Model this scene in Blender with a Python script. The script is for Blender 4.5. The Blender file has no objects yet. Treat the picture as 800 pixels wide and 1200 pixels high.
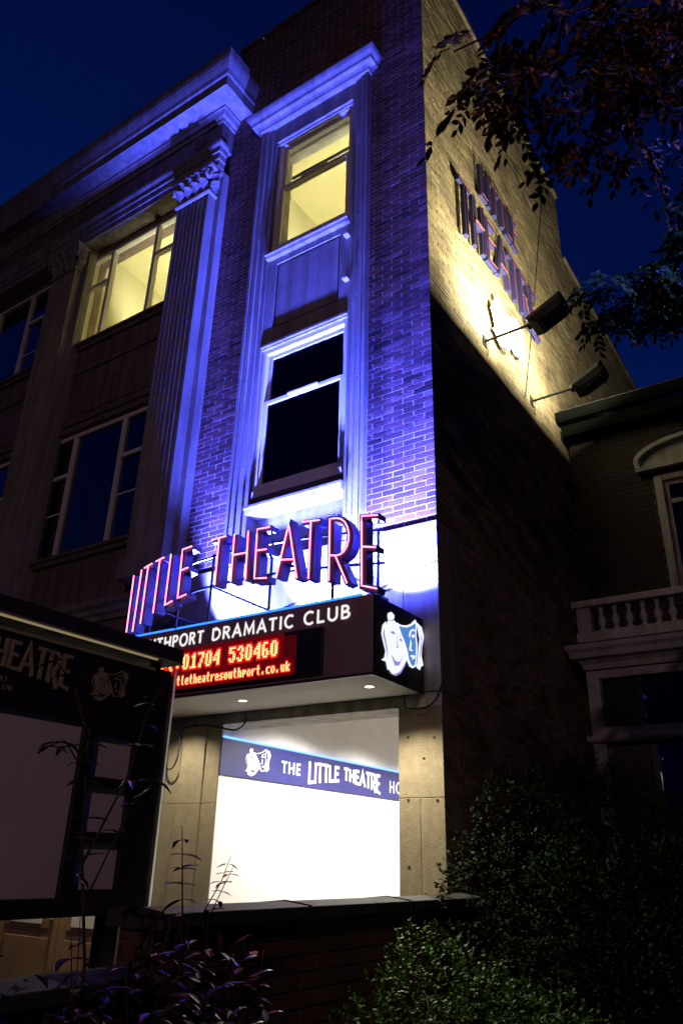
import bpy, math, random
from mathutils import Vector, Matrix
R = math.radians
S = bpy.context.scene
COL = S.collection
random.seed(7)

# ------------------------------------------------------------------ camera
cam_data = bpy.data.cameras.new('camera')
cam = bpy.data.objects.new('camera', cam_data); COL.objects.link(cam)
CAM = Vector((2.745, -5.518, 1.55))
ya, pi_, ro = 0.59776, 0.42813, 0.026255
fw = Vector((-math.sin(ya)*math.cos(pi_), math.cos(ya)*math.cos(pi_), math.sin(pi_)))
rt = Vector((math.cos(ya), math.sin(ya), 0)); up = rt.cross(fw)
r2 = rt*math.cos(ro) + up*math.sin(ro); u2 = -rt*math.sin(ro) + up*math.cos(ro)
cam.matrix_world = Matrix(((r2.x, u2.x, -fw.x, CAM.x), (r2.y, u2.y, -fw.y, CAM.y), (r2.z, u2.z, -fw.z, CAM.z), (0, 0, 0, 1)))
cam_data.sensor_fit = 'VERTICAL'; cam_data.sensor_height = 36; cam_data.lens = 895.29*36/1200
cam_data.clip_start = 0.05; cam_data.clip_end = 2000
S.camera = cam

# ------------------------------------------------------------------ sky
W = bpy.data.worlds.new('World'); S.world = W; W.use_nodes = True
wn = W.node_tree.nodes; wl = W.node_tree.links
bg = wn['Background']
sky = wn.new('ShaderNodeTexSky'); sky.sky_type = 'NISHITA'; sky.sun_disc = False
sky.sun_elevation = R(-4.5); sky.sun_rotation = R(-60); sky.ozone_density = 6.0; sky.dust_density = 0.3
tint = wn.new('ShaderNodeMix'); tint.data_type = 'RGBA'; tint.blend_type = 'MULTIPLY'; tint.inputs['Factor'].default_value = 1
tint.inputs['B'].default_value = (0.10, 1.1, 1.0, 1)
wl.new(sky.outputs[0], tint.inputs['A']); wl.new(tint.outputs['Result'], bg.inputs['Color'])
bg.inputs['Strength'].default_value = 3.6

S.view_settings.view_transform = 'Standard'; S.view_settings.look = 'None'
S.view_settings.exposure = 0; S.view_settings.gamma = 1
S.render.engine = 'CYCLES'
S.cycles.use_denoising = True
S.cycles.max_bounces = 6; S.cycles.diffuse_bounces = 3; S.cycles.glossy_bounces = 3
S.cycles.transmission_bounces = 4; S.cycles.transparent_max_bounces = 8
S.cycles.sample_clamp_indirect = 3.0; S.cycles.caustics_reflective = False; S.cycles.caustics_refractive = False

# ------------------------------------------------------------------ materials
MATS = {}
def nodes(m):
    m.use_nodes = True
    return m.node_tree.nodes, m.node_tree.links, m.node_tree.nodes['Principled BSDF']
def mat(name, col, rough=0.6, var=0.0, scale=6.0, bump=0.0, bscale=60.0, metal=0.0, spec=0.5, col2=None, stain=0.0):
    m = bpy.data.materials.new(name); n, l, b = nodes(m); MATS[name] = m
    b.inputs['Roughness'].default_value = rough; b.inputs['Metallic'].default_value = metal
    b.inputs['Specular IOR Level'].default_value = spec
    b.inputs['Base Color'].default_value = (*col, 1)
    if var or bump:
        tc = n.new('ShaderNodeTexCoord')
    if var:
        nz = n.new('ShaderNodeTexNoise'); nz.inputs['Scale'].default_value = scale; nz.inputs['Detail'].default_value = 8
        nz.inputs['Roughness'].default_value = 0.65
        l.new(tc.outputs['Object'], nz.inputs['Vector'])
        cr = n.new('ShaderNodeValToRGB')
        c2 = col2 or tuple(c*(1-var) for c in col)
        cr.color_ramp.elements[0].position = 0.32; cr.color_ramp.elements[1].position = 0.68
        cr.color_ramp.elements[0].color = (*c2, 1); cr.color_ramp.elements[1].color = (*col, 1)
        l.new(nz.outputs[0], cr.inputs[0]); out = cr.outputs[0]
        if stain:
            mp = n.new('ShaderNodeMapping'); mp.inputs['Scale'].default_value = (9, 9, 0.9)
            l.new(tc.outputs['Object'], mp.inputs[0])
            n2 = n.new('ShaderNodeTexNoise'); n2.inputs['Scale'].default_value = 1.0; n2.inputs['Detail'].default_value = 6
            l.new(mp.outputs[0], n2.inputs['Vector'])
            c3 = n.new('ShaderNodeValToRGB'); c3.color_ramp.elements[0].position = 0.38; c3.color_ramp.elements[1].position = 0.62
            s = 1-stain; c3.color_ramp.elements[0].color = (s, s*0.97, s*0.92, 1); c3.color_ramp.elements[1].color = (1, 1, 1, 1)
            l.new(n2.outputs[0], c3.inputs[0])
            mx = n.new('ShaderNodeMix'); mx.data_type = 'RGBA'; mx.blend_type = 'MULTIPLY'; mx.inputs['Factor'].default_value = 1
            l.new(out, mx.inputs['A']); l.new(c3.outputs[0], mx.inputs['B']); out = mx.outputs['Result']
        l.new(out, b.inputs['Base Color'])
    if bump:
        nb = n.new('ShaderNodeTexNoise'); nb.inputs['Scale'].default_value = bscale; nb.inputs['Detail'].default_value = 6
        l.new(tc.outputs['Object'], nb.inputs['Vector'])
        bp = n.new('ShaderNodeBump'); bp.inputs['Strength'].default_value = bump; bp.inputs['Distance'].default_value = 0.01
        l.new(nb.outputs[0], bp.inputs['Height']); l.new(bp.outputs[0], b.inputs['Normal'])
    return m
def emit(name, col, st, sample=True):
    m = bpy.data.materials.new(name); n, l, b = nodes(m); MATS[name] = m
    b.inputs['Base Color'].default_value = (0.02, 0.02, 0.02, 1)
    b.inputs['Emission Color'].default_value = (*col, 1); b.inputs['Emission Strength'].default_value = st
    if not sample: m.cycles.emission_sampling = 'NONE'
    return m
def brickmat(name, cols, bump=0.35):
    """brick colours picked by object random plus a per-brick attribute"""
    m = bpy.data.materials.new(name); n, l, b = nodes(m); MATS[name] = m
    oi = n.new('ShaderNodeObjectInfo'); at = n.new('ShaderNodeAttribute'); at.attribute_name = 'tint'
    ad = n.new('ShaderNodeMath'); ad.operation = 'ADD'; l.new(oi.outputs['Random'], ad.inputs[0]); l.new(at.outputs['Fac'], ad.inputs[1])
    fr = n.new('ShaderNodeMath'); fr.operation = 'FRACT'; l.new(ad.outputs[0], fr.inputs[0])
    cr = n.new('ShaderNodeValToRGB'); e = cr.color_ramp.elements
    e[0].color = (*cols[0], 1); e[1].color = (*cols[-1], 1)
    for i, c in enumerate(cols[1:-1]):
        x = e.new((i+1)/(len(cols)-1)); x.color = (*c, 1)
    l.new(fr.outputs[0], cr.inputs[0])
    tc = n.new('ShaderNodeTexCoord')
    gm = n.new('ShaderNodeNewGeometry')
    nz = n.new('ShaderNodeTexNoise'); nz.inputs['Scale'].default_value = 38; nz.inputs['Detail'].default_value = 8
    l.new(gm.outputs['Position'], nz.inputs['Vector'])
    c2 = n.new('ShaderNodeValToRGB'); c2.color_ramp.elements[0].position = .3; c2.color_ramp.elements[0].color = (.62, .6, .58, 1)
    c2.color_ramp.elements[1].position = .7; c2.color_ramp.elements[1].color = (1.12, 1.1, 1.08, 1); l.new(nz.outputs[0], c2.inputs[0])
    mx = n.new('ShaderNodeMix'); mx.data_type = 'RGBA'; mx.blend_type = 'MULTIPLY'; mx.inputs['Factor'].default_value = 1
    l.new(cr.outputs[0], mx.inputs['A']); l.new(c2.outputs[0], mx.inputs['B'])
    n3 = n.new('ShaderNodeTexNoise'); n3.inputs['Scale'].default_value = 1.7; n3.inputs['Detail'].default_value = 5; l.new(gm.outputs['Position'], n3.inputs['Vector'])
    c3 = n.new('ShaderNodeValToRGB'); c3.color_ramp.elements[0].position = .35; c3.color_ramp.elements[0].color = (.58, .56, .55, 1); c3.color_ramp.elements[1].position = .62; c3.color_ramp.elements[1].color = (1.08, 1.08, 1.08, 1)
    l.new(n3.outputs[0], c3.inputs[0])
    m3 = n.new('ShaderNodeMix'); m3.data_type = 'RGBA'; m3.blend_type = 'MULTIPLY'; m3.inputs['Factor'].default_value = 1
    l.new(mx.outputs['Result'], m3.inputs['A']); l.new(c3.outputs[0], m3.inputs['B'])
    l.new(m3.outputs['Result'], b.inputs['Base Color'])
    bp = n.new('ShaderNodeBump'); bp.inputs['Strength'].default_value = bump; bp.inputs['Distance'].default_value = 0.006
    l.new(nz.outputs[0], bp.inputs['Height']); l.new(bp.outputs[0], b.inputs['Normal'])
    b.inputs['Roughness'].default_value = 0.8
    return m
def glassmat(name, tintc, ref=1.0):
    m = bpy.data.materials.new(name); m.use_nodes = True; n, l = m.node_tree.nodes, m.node_tree.links; MATS[name] = m
    n.remove(n['Principled BSDF']); o = n['Material Output']
    t = n.new('ShaderNodeBsdfTransparent'); t.inputs[0].default_value = (*tintc, 1)
    g = n.new('ShaderNodeBsdfGlossy'); g.inputs['Roughness'].default_value = 0.015
    wz = n.new('ShaderNodeTexNoise'); wz.inputs['Scale'].default_value = 2.2; wg = n.new('ShaderNodeNewGeometry'); l.new(wg.outputs['Position'], wz.inputs['Vector'])
    wb_ = n.new('ShaderNodeBump'); wb_.inputs['Strength'].default_value = .05 if ref < 3 else .012; wb_.inputs['Distance'].default_value = .05; l.new(wz.outputs[0], wb_.inputs['Height']); l.new(wb_.outputs[0], g.inputs['Normal'])
    lw = n.new('ShaderNodeLayerWeight'); lw.inputs['Blend'].default_value = 0.5
    pw = n.new('ShaderNodeMath'); pw.operation = 'POWER'; pw.inputs[1].default_value = 4.0; l.new(lw.outputs['Facing'], pw.inputs[0])
    k = n.new('ShaderNodeMath'); k.operation = 'MULTIPLY_ADD'; k.inputs[1].default_value = .9*ref; k.inputs[2].default_value = .045*ref; l.new(pw.outputs[0], k.inputs[0])
    x = n.new('ShaderNodeMixShader'); l.new(k.outputs[0], x.inputs[0]); l.new(t.outputs[0], x.inputs[1]); l.new(g.outputs[0], x.inputs[2])
    l.new(x.outputs[0], o.inputs['Surface'])
    return m
def leafmat(name, cols, rough=0.45):
    m = brickmat(name, cols, 0.0)
    b = m.node_tree.nodes['Principled BSDF']; b.inputs['Roughness'].default_value = rough; b.inputs['Specular IOR Level'].default_value = .12
    return m

mat('stone', (.34, .31, .275), .75, .28, 3.0, .4, 70, stain=.34)
mat('pier_stone', (.38, .32, .21), .8, .3, 14, .5, 110, col2=(.29, .235, .15), stain=.08)
mat('dark_stone', (.25, .185, .16), .8, .35, 2.5, .3, 60, stain=.4)
mat('mortar', (.68, .66, .62), .9, .5, 2.6, .2, 120)
mat('side_mortar', (.42, .40, .35), .9, .35, 7, .4, 120)
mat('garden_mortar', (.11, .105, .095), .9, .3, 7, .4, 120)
brickmat('facade_brick', [(.10, .045, .045), (.15, .065, .06), (.22, .10, .10), (.11, .05, .048), (.28, .16, .16), (.04, .02, .02), (.16, .08, .085)], .2)
brickmat('side_brick', [(.26, .195, .12), (.34, .26, .16), (.20, .15, .09), (.38, .30, .19), (.28, .21, .12), (.15, .115, .08)])
brickmat('garden_brick', [(.13, .05, .035), (.17, .07, .05), (.11, .05, .04), (.15, .06, .04)])
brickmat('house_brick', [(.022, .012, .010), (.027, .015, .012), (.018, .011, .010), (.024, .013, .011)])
mat('white_paint', (.90, .88, .87), .4, .12, 5, .05, 40)
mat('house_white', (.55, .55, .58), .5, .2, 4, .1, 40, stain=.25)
mat('grey_window', (.36, .33, .34), .5, .2, 8, .05, 40)
mat('cream_wall', (.82, .77, .46), .9, .08, 1.6)
mat('cream_ceiling', (.80, .74, .40), .9, .08, 2.2)
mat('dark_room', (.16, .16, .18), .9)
mat('passage_wall', (.80, .77, .72), .8, .12, 1.7, .06, 30)
mat('plaster_ceiling', (.62, .60, .56), .8, .1, 3)
mat('plum_fascia', (.34, .23, .25), .35, .15, 5, .03, 10)
mat('black_fascia', (.03, .022, .026), .28, .2, 5, .02, 8)
mat('black_metal', (.02, .02, .022), .45, .3, 14, .06, 80)
mat('channel', (.09, .08, .20), .3, .2, 10)
mat('letter_face', (.035, .006, .045), .4, .2, 10)
mat('letter_white', (.85, .85, .84), .4)
mat('banner_blue', (.022, .022, .15), .45, .15, 4)
mat('mask_white', (.85, .86, .90), .4)
mat('mask_blue', (.10, .25, .62), .4)
mat('mask_lavender', (.32, .28, .62), .4)
mat('wall_letter', (.022, .022, .12), .55, .2, 9)
mat('letter_side', (.03, .03, .05), .5)
mat('dead_tube', (.16, .055, .06), .25)
mat('timber', (.32, .21, .10), .45, .35, 3, .1, 30, col2=(.20, .125, .06))
mat('panel_white', (.72, .70, .60), .6, .1, 4)
mat('poster', (.84, .77, .79), .55, .12, 2.5)
mat('board_frame', (.022, .018, .020), .4, .3, 12)
mat('roof_felt', (.03, .03, .035), .7, .3, 12, .2, 60)
mat('brass', (.50, .43, .27), .45, .3, 20, metal=.0)
mat('coping', (.055, .052, .05), .8, .4, 6, .35, 50)
mat('ground', (.045, .043, .04), .9, .4, 3, .4, 40)
mat('gutter', (.005, .0055, .005), .9, .35, 8, .1, 40, col2=(.003, .0035, .003), spec=.03)
mat('bark', (.10, .07, .05), .9, .4, 12, .8, 40)
mat('twig', (.055, .035, .03), .8, .3, 20)
leafmat('tree_leaf', [(.075, .062, .018), (.09, .07, .02), (.06, .055, .018), (.10, .07, .02), (.60, .22, .05), (.08, .06, .02)])  # orange entry: leaves catching lamp light, the warm light put into the colour
leafmat('green_tree_leaf', [(.014, .045, .007), (.017, .05, .008), (.012, .038, .006), (.02, .052, .008)])
leafmat('bush_leaf', [(.014, .036, .008), (.018, .044, .010), (.012, .028, .008), (.024, .052, .012)], .6)
leafmat('lime_leaf', [(.13, .32, .03), (.16, .37, .045), (.10, .27, .03), (.21, .40, .06)], .5)
leafmat('purple_leaf', [(.055, .018, .045), (.04, .018, .035), (.075, .022, .055), (.035, .02, .03)], .3)
m_ = mat('fin_translucent', (.8, .85, .8), .4)
_b = m_.node_tree.nodes['Principled BSDF']; _b.inputs['Transmission Weight'].default_value = .0
_t = m_.node_tree.nodes.new('ShaderNodeBsdfTranslucent'); _t.inputs[0].default_value = (.9, .95, .9, 1); m_.node_tree.links.new(_t.outputs[0], m_.node_tree.nodes['Material Output'].inputs['Surface'])
mat('curtain', (.16, .13, .12), .9, .2, 8)
emit('neon_pink', (1.0, .20, .42), 4.2)
emit('led_core', (1.0, .52, .18), 2.6, False)
emit('led_halo', (1.0, .008, .012), 0.95, False)  # red bloom round the dots, put in as glowing quads
emit('led_outer_bloom', (1.0, .004, .008), .11, False)
emit('board_strip', (1.0, .80, .42), .22)
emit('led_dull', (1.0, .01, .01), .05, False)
emit('blue_strip', (.02, .17, 1.0), 2.6)
emit('banner_strip', (.10, .28, 1.0), 3.0)
emit('downlight_lens', (1, .95, .9), 12, False)
emit('flood_lens', (1, .86, .52), 8, False)
emit('blue_lens', (.3, .3, 1), 6, False)
emit('lamp_lens', (1, .6, .25), 6, False)
emit('letter_lit', (1.0, .97, .95), 0.95, False)
emit('mask_glow', (.75, .78, 1.0), 1.25, False)
emit('mask_glow_blue', (.10, .28, .75), 0.85, False)
emit('mask_glow_lavender', (.38, .32, .85), 0.8, False)
glassmat('glass', (.93, .94, .93), 1.0)
glassmat('bay_glass', (.55, .57, .60), 5.0)
glassmat('dark_glass', (.55, .57, .60), 2.0)

# ------------------------------------------------------------------ mesh builder
class MB:
    def __init__(s): s.v = []; s.f = []; s.t = []
    def add(s, vs, fs, tint=0.0):
        o = len(s.v); s.v += [tuple(v) for v in vs]; s.f += [tuple(i+o for i in f) for f in fs]; s.t += [tint]*len(vs)
    def box(s, x0, x1, y0, y1, z0, z1, tint=0.0):
        s.add([(x0,y0,z0),(x1,y0,z0),(x1,y1,z0),(x0,y1,z0),(x0,y0,z1),(x1,y0,z1),(x1,y1,z1),(x0,y1,z1)],
              [(0,3,2,1),(4,5,6,7),(0,1,5,4),(1,2,6,5),(2,3,7,6),(3,0,4,7)], tint)
    def obox(s, c, ax, ay, az):
        """oriented box: centre + half-axis vectors"""
        c = Vector(c); ax = Vector(ax); ay = Vector(ay); az = Vector(az)
        s.add([c-ax-ay-az, c+ax-ay-az, c+ax+ay-az, c-ax+ay-az, c-ax-ay+az, c+ax-ay+az, c+ax+ay+az, c-ax+ay+az],
              [(0,3,2,1),(4,5,6,7),(0,1,5,4),(1,2,6,5),(2,3,7,6),(3,0,4,7)])
    def poly(s, pts, fn, d0, d1):
        """2-D polygon (u,v) extruded between depths d0 (front) and d1; fn(u,v,d)->xyz"""
        n = len(pts)
        s.add([fn(u, v, d0) for u, v in pts]+[fn(u, v, d1) for u, v in pts],
              [tuple(range(n)), tuple(range(2*n-1, n-1, -1))]+[(i, (i+1) % n, n+(i+1) % n, n+i) for i in range(n)])
    def ribbon(s, pts, w, fn, d0, d1, closed=False):
        """polyline stroke with mitred corners, extruded"""
        n = len(pts); L = []; Rr = []
        for i in range(n):
            p = Vector(pts[i])
            a = Vector(pts[i-1]) if (i > 0 or closed) else None
            b = Vector(pts[(i+1) % n]) if (i < n-1 or closed) else None
            d1_ = (p-a).normalized() if a is not None else None; d2_ = (b-p).normalized() if b is not None else None
            if d1_ is None: nn = Vector((-d2_.y, d2_.x)); k = 1
            elif d2_ is None: nn = Vector((-d1_.y, d1_.x)); k = 1
            else:
                n1 = Vector((-d1_.y, d1_.x)); n2 = Vector((-d2_.y, d2_.x)); nn = n1+n2
                if nn.length < 1e-4: nn = n1
                nn.normalize(); k = min(1/max(nn.dot(n1), .3), 2.2)
            L.append(p+nn*w/2*k); Rr.append(p-nn*w/2*k)
        m = n if closed else n-1
        vs = [fn(q.x, q.y, d) for d in (d0, d1) for row in (L, Rr) for q in row]
        fs = []
        for i in range(m):
            j = (i+1) % n
            fs += [(i, n+i, n+j, j), (2*n+i, 2*n+j, 3*n+j, 3*n+i), (i, j, 2*n+j, 2*n+i), (n+i, 3*n+i, 3*n+j, n+j)]
        if not closed: fs += [(0, 2*n, 3*n, n), (n-1, 2*n-1, 4*n-1, 3*n-1)]
        s.add(vs, fs)
    def tube(s, pts, r, n=8, r1=None, cap=True, tint=0.0):
        pts = [Vector(p) for p in pts]; m = len(pts); vs = []; fs = []
        ref = Vector((0, 0, 1))
        for i, p in enumerate(pts):
            t = (pts[min(i+1, m-1)]-pts[max(i-1, 0)]).normalized()
            if abs(t.dot(ref)) > .95: ref = Vector((1, 0, 0)) if abs(t.x) < .9 else Vector((0, 1, 0))
            a = t.cross(ref).normalized(); b = t.cross(a)
            rr = r if r1 is None else r+(r1-r)*i/(m-1)
            vs += [p+(a*math.cos(2*math.pi*k/n)+b*math.sin(2*math.pi*k/n))*rr for k in range(n)]
        for i in range(m-1):
            for k in range(n):
                fs.append((i*n+k, i*n+(k+1) % n, (i+1)*n+(k+1) % n, (i+1)*n+k))
        if cap: fs += [tuple(range(n-1, -1, -1)), tuple((m-1)*n+k for k in range(n))]
        s.add(vs, fs, tint)
    def moulding(s, prof, path):
        """prof: (offset, z) list; path: plan polyline, outward is to the right of travel; mitred"""
        n = len(path); P = [Vector(p) for p in path]; M = []
        for i in range(n):
            d1_ = (P[i]-P[i-1]).normalized() if i else None; d2_ = (P[i+1]-P[i]).normalized() if i < n-1 else None
            if d1_ is None: nn = Vector((d2_.y, -d2_.x)); k = 1
            elif d2_ is None: nn = Vector((d1_.y, -d1_.x)); k = 1
            else:
                n1 = Vector((d1_.y, -d1_.x)); n2 = Vector((d2_.y, -d2_.x)); nn = (n1+n2).normalized(); k = 1/nn.dot(n1)
            M.append(nn*k)
        m = len(prof)
        vs = [(P[i].x+M[i].x*o, P[i].y+M[i].y*o, z) for i in range(n) for o, z in prof]
        fs = [(i*m+j, (i+1)*m+j, (i+1)*m+(j+1) % m, i*m+(j+1) % m) for i in range(n-1) for j in range(m)]
        fs += [tuple(range(m)), tuple((n-1)*m+j for j in range(m-1, -1, -1))]
        s.add(vs, fs)
    def prism(s, plan, z0, z1):
        n = len(plan)
        s.add([(x, y, z0) for x, y in plan]+[(x, y, z1) for x, y in plan],
              [tuple(range(n-1, -1, -1)), tuple(range(n, 2*n))]+[(i, (i+1) % n, n+(i+1) % n, n+i) for i in range(n)])
    def mesh(s, name, m, smooth=False):
        me = bpy.data.meshes.new(name); me.from_pydata(s.v, [], s.f); me.update()
        if any(s.t):
            a = me.attributes.new('tint', 'FLOAT', 'POINT'); a.data.foreach_set('value', s.t)
        if m: me.materials.append(MATS[m])
        if smooth: me.polygons.foreach_set('use_smooth', [True]*len(me.polygons))
        return me
    def build(s, name, m, parent=None, smooth=False, kind=None, bevel=0, label=None):
        o = bpy.data.objects.new(name, s.mesh(name, m, smooth)); link(o, parent)
        if kind: o['kind'] = kind
        if label: o['label'] = label
        if bevel:
            b = o.modifiers.new('bevel', 'BEVEL'); b.width = bevel; b.segments = 2; b.limit_method = 'ANGLE'; b.angle_limit = R(40)
        return o
def link(o, parent=None):
    COL.objects.link(o)
    if parent is not None:
        o.parent = parent
        o.matrix_parent_inverse = Matrix.Translation(-parent.location)   # locations are written in world space
    return o
def thing(name, loc, label, cat, group=None):
    o = bpy.data.objects.new(name, None); COL.objects.link(o); o.location = loc; o.empty_display_size = .2
    tag(o, label, cat, group); return o
def tag(o, label, cat, group=None, kind=None):
    if label: o['label'] = label
    if cat: o['category'] = cat
    if group: o['group'] = group
    if kind: o['kind'] = kind
    return o
def quick(name, m, parent, *boxes, bevel=0, label=None):
    b = MB()
    for q in boxes: b.box(*q)
    return b.build(name, m, parent, bevel=bevel, label=label)
def light(name, kind, loc, energy, col, parent=None, aim=None, **kw):
    d = bpy.data.lights.new(name, kind); d.energy = energy; d.color = col
    for k, v in kw.items(): setattr(d, k, v)
    o = bpy.data.objects.new(name, d); o.location = loc
    if aim is not None: o.rotation_euler = (Vector(aim)-Vector(loc)).to_track_quat('-Z', 'Y').to_euler()
    link(o, parent); return o

def brick_rects(u0, u1, z0, z1, course, length, joint=.010, skip=None, off=0.0):
    out = []; k = 0; z = z0
    while z < z1-.02:
        zt = min(z+course-joint, z1); u = u0-(length/2 if k % 2 else 0)-off
        while u < u1:
            a = max(u, u0); b = min(u+length-joint, u1)
            if b-a > .025 and not (skip and skip((a+b)/2, (z+zt)/2)): out.append((a, b, z, zt))
            u += length
        z += course; k += 1
    return out
def brick_piece(parent, m, cache, size, loc, axis):
    """one brick object; alike bricks share mesh data"""
    key = (m, axis, round(size[0], 2), round(size[1], 3)); me = cache.get(key)
    if me is None:
        b = MB(); h = size[0]/2; v = size[1]/2; e = .0012
        # chamfered outer face, open at the back
        if axis == 'y':
            vs = [(-h, .03, -v), (h, .03, -v), (h, .03, v), (-h, .03, v), (-h, e, -v), (h, e, -v), (h, e, v), (-h, e, v),
                  (-h+e, 0, -v+e), (h-e, 0, -v+e), (h-e, 0, v-e), (-h+e, 0, v-e)]
        else:
            vs = [(-.03, -h, -v), (-.03, h, -v), (-.03, h, v), (-.03, -h, v), (-e, -h, -v), (-e, h, -v), (-e, h, v), (-e, -h, v),
                  (0, -h+e, -v+e), (0, h-e, -v+e), (0, h-e, v-e), (0, -h+e, v-e)]
        fs = [(8, 9, 10, 11)]+[(4+i, 4+(i+1) % 4, 8+(i+1) % 4, 8+i) for i in range(4)]+[(i, (i+1) % 4, 4+(i+1) % 4, 4+i) for i in range(4)]
        b.add(vs, fs); me = b.mesh('brick', m); cache[key] = me
    o = bpy.data.objects.new('brick', me); o.location = loc; link(o, parent); return o
CACHE = {}
def brick_bulk(mb, rects, axis, plane, depth=.03, jit=.0006):
    for a, b, z0, z1 in rects:
        j = random.uniform(-jit, jit); t = random.random()
        if axis == 'y': mb.box(a, b, plane+j, plane+depth, z0, z1, t)
        else: mb.box(plane-depth, plane+j, a, b, z0, z1, t)

# ================================================================== GROUND
g = MB(); g.box(-300, 300, -300, 300, -.5, 0)
tag(g.build('ground', 'ground'), None, None, kind='structure')

# ================================================================== THEATRE
TH = thing('theatre_building', (-1.5, 0, 0), 'three storey brick and stone theatre with fluted pilasters lit blue', 'building')
XL, XR = -3.08, 0.0          # brick tower
TOP = 12.95; BC = .059; BL = .2296
JL, JR = -2.45, -.735        # outer edges of the window surround
OL, OR = -2.20, -.985        # window opening

# --- tower front wall (mortar bed) built round the openings
fwall = MB()
MY = .0016
fwall.box(XL, OL-.02, MY, .35, 4.285, TOP-.06)
fwall.box(OR+.02, XR-.008, MY, .35, 4.285, TOP-.06)
fwall.box(OL-.02, OR+.02, MY, .35, 10.30, TOP-.06)
fwall.box(OL-.02, OR+.02, .06, .35, 6.93, 8.30)
fwall.box(OL-.02, OR+.02, .20, .35, 4.285, 5.02)
FW = fwall.build('front_wall', 'mortar', TH)
def in_surround(u, z): return JL+.01 < u < JR-.01 and z < 10.98
rects = brick_rects(XL, XR-.004, 4.292, TOP-.06, BC, BL)
rects2 = []
for a, b, z0, z1 in rects:
    if z1 < 10.98 or z0 < 10.98:
        if a >= JL and b <= JR: continue
        if a < JL < b: b = JL-.004
        if a < JR < b: a = JR+.004
        if b-a < .025: continue
    rects2.append((a, b, z0, z1))
front = [q for q in rects2 if (q[0] > JR or q[0] > XL-.01 and q[1] < JL)]
front.sort(key=lambda q: q[2])
single = front[:300]; ss = set(single)
for a, b, z0, z1 in single:
    brick_piece(FW, 'facade_brick', CACHE, (b-a, z1-z0), ((a+b)/2, random.uniform(-.0006, .0006), (z0+z1)/2), 'y')
bb = MB(); brick_bulk(bb, [q for q in rects2 if q not in ss], 'y', 0.0)
bb.build('brickwork', 'facade_brick', FW, kind='stuff')
quick('parapet_coping', 'dark_stone', TH, (XL-.03, XR+.03, -.03, .38, TOP-.06, TOP+.02), bevel=.008)
quick('tower_flank', 'dark_stone', TH, (XL, XL+.3, .352, 5.3, 11.5, TOP-.06))

# --- long side wall
SW = MB(); SW.box(-.35, -.005, .352, 5.3, 0, TOP-.06); SW.box(-.35, -.005, 5.3, 11.5, 0, 11.42)
SW.box(-.35, -.005, .004, .352, 0, 4.28)
SWO = SW.build('side_wall', 'side_mortar', TH)
sb = MB()
brick_bulk(sb, brick_rects(.006, 5.3, .3, TOP-.06, BC, BL, .009), 'x', -.0015, jit=.0022)
brick_bulk(sb, brick_rects(5.3, 11.5, 6.6, 11.42, BC, BL, .009), 'x', -.0015, jit=.0022)
sb.build('brickwork', 'side_brick', SWO, kind='stuff')
quick('side_coping', 'dark_stone', TH, (-.38, .04, .382, 5.34, TOP-.06, TOP+.02), (-.38, .04, 5.342, 11.5, 11.42, 11.49), bevel=.008)
quick('roof', 'roof_felt', TH, (XL+.302, -.352, .352, 5.3, 12.4, 12.5), (-9.5, -.352, 5.302, 11.5, 11.2, 11.3))
quick('rear_wall', 'dark_stone', TH, (-9.5, -.352, 11.3, 11.5, 0, 11.2))

# --- stone band over the canopy, and the two piers of the porch
band = MB()
band.box(XL, -.90, -.025, .35, 3.42, 4.28)
band.box(-.896, 0.006, -.025, .35, 3.86, 4.28)
band.box(-.896, -.33, -.025, .35, 3.42, 3.856)
band.box(-.326, 0.006, -.025, .35, 2.80, 3.856)
band.box(XL, -.33, -.018, .34, 2.69, 3.416)
band.build('stone_band', 'stone', TH, bevel=.004)
pr = MB()
for z0, z1, xs in ((0, 2.0, (-.395, -.207, .0)), (2.004, 2.685, (-.395, .0))):
    for a, b in zip(xs[:-1], xs[1:]): pr.box(a+.0015, b-.0015, -.012, .3, z0, z1)
PR = pr.build('pier', 'pier_stone', TH, bevel=.003)
pm = MB()
pm.box(-.39, -.006, -.004, .29, 0, 2.8)
pm.build('pier_core', 'mortar', PR)
fx = MB()
for x, z in ((-.306, 2.455), (-.076, 2.442), (-.311, 1.519), (-.169, 2.289), (-.31, 1.985), (-.06, 1.98)):
    fx.poly([(x+.011*math.cos(t*.785), z+.011*math.sin(t*.785)) for t in range(8)], lambda u, v, d: (u, d, v), -.0155, -.008)
fx.build('fixing_plug', 'black_metal', PR)
pl = MB()
for z0, z1 in ((0, 1.996), (2.0, 2.685)):
    pl.box(-2.47, -2.295, -.012, .3, z0, z1)
    pl.box(-2.775, -2.474, -.030, .3, z0, z1)
pl.box(-2.98, -2.779, -.010, .3, 0, 1.996); pl.box(-2.98, -2.779, -.010, .3, 2.0, 2.685)
PLO = pl.build('pier', 'pier_stone', TH, bevel=.003)
quick('pier_core', 'mortar', PLO, (-2.97, -2.30, -.004, .29, 0, 2.8))

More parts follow.
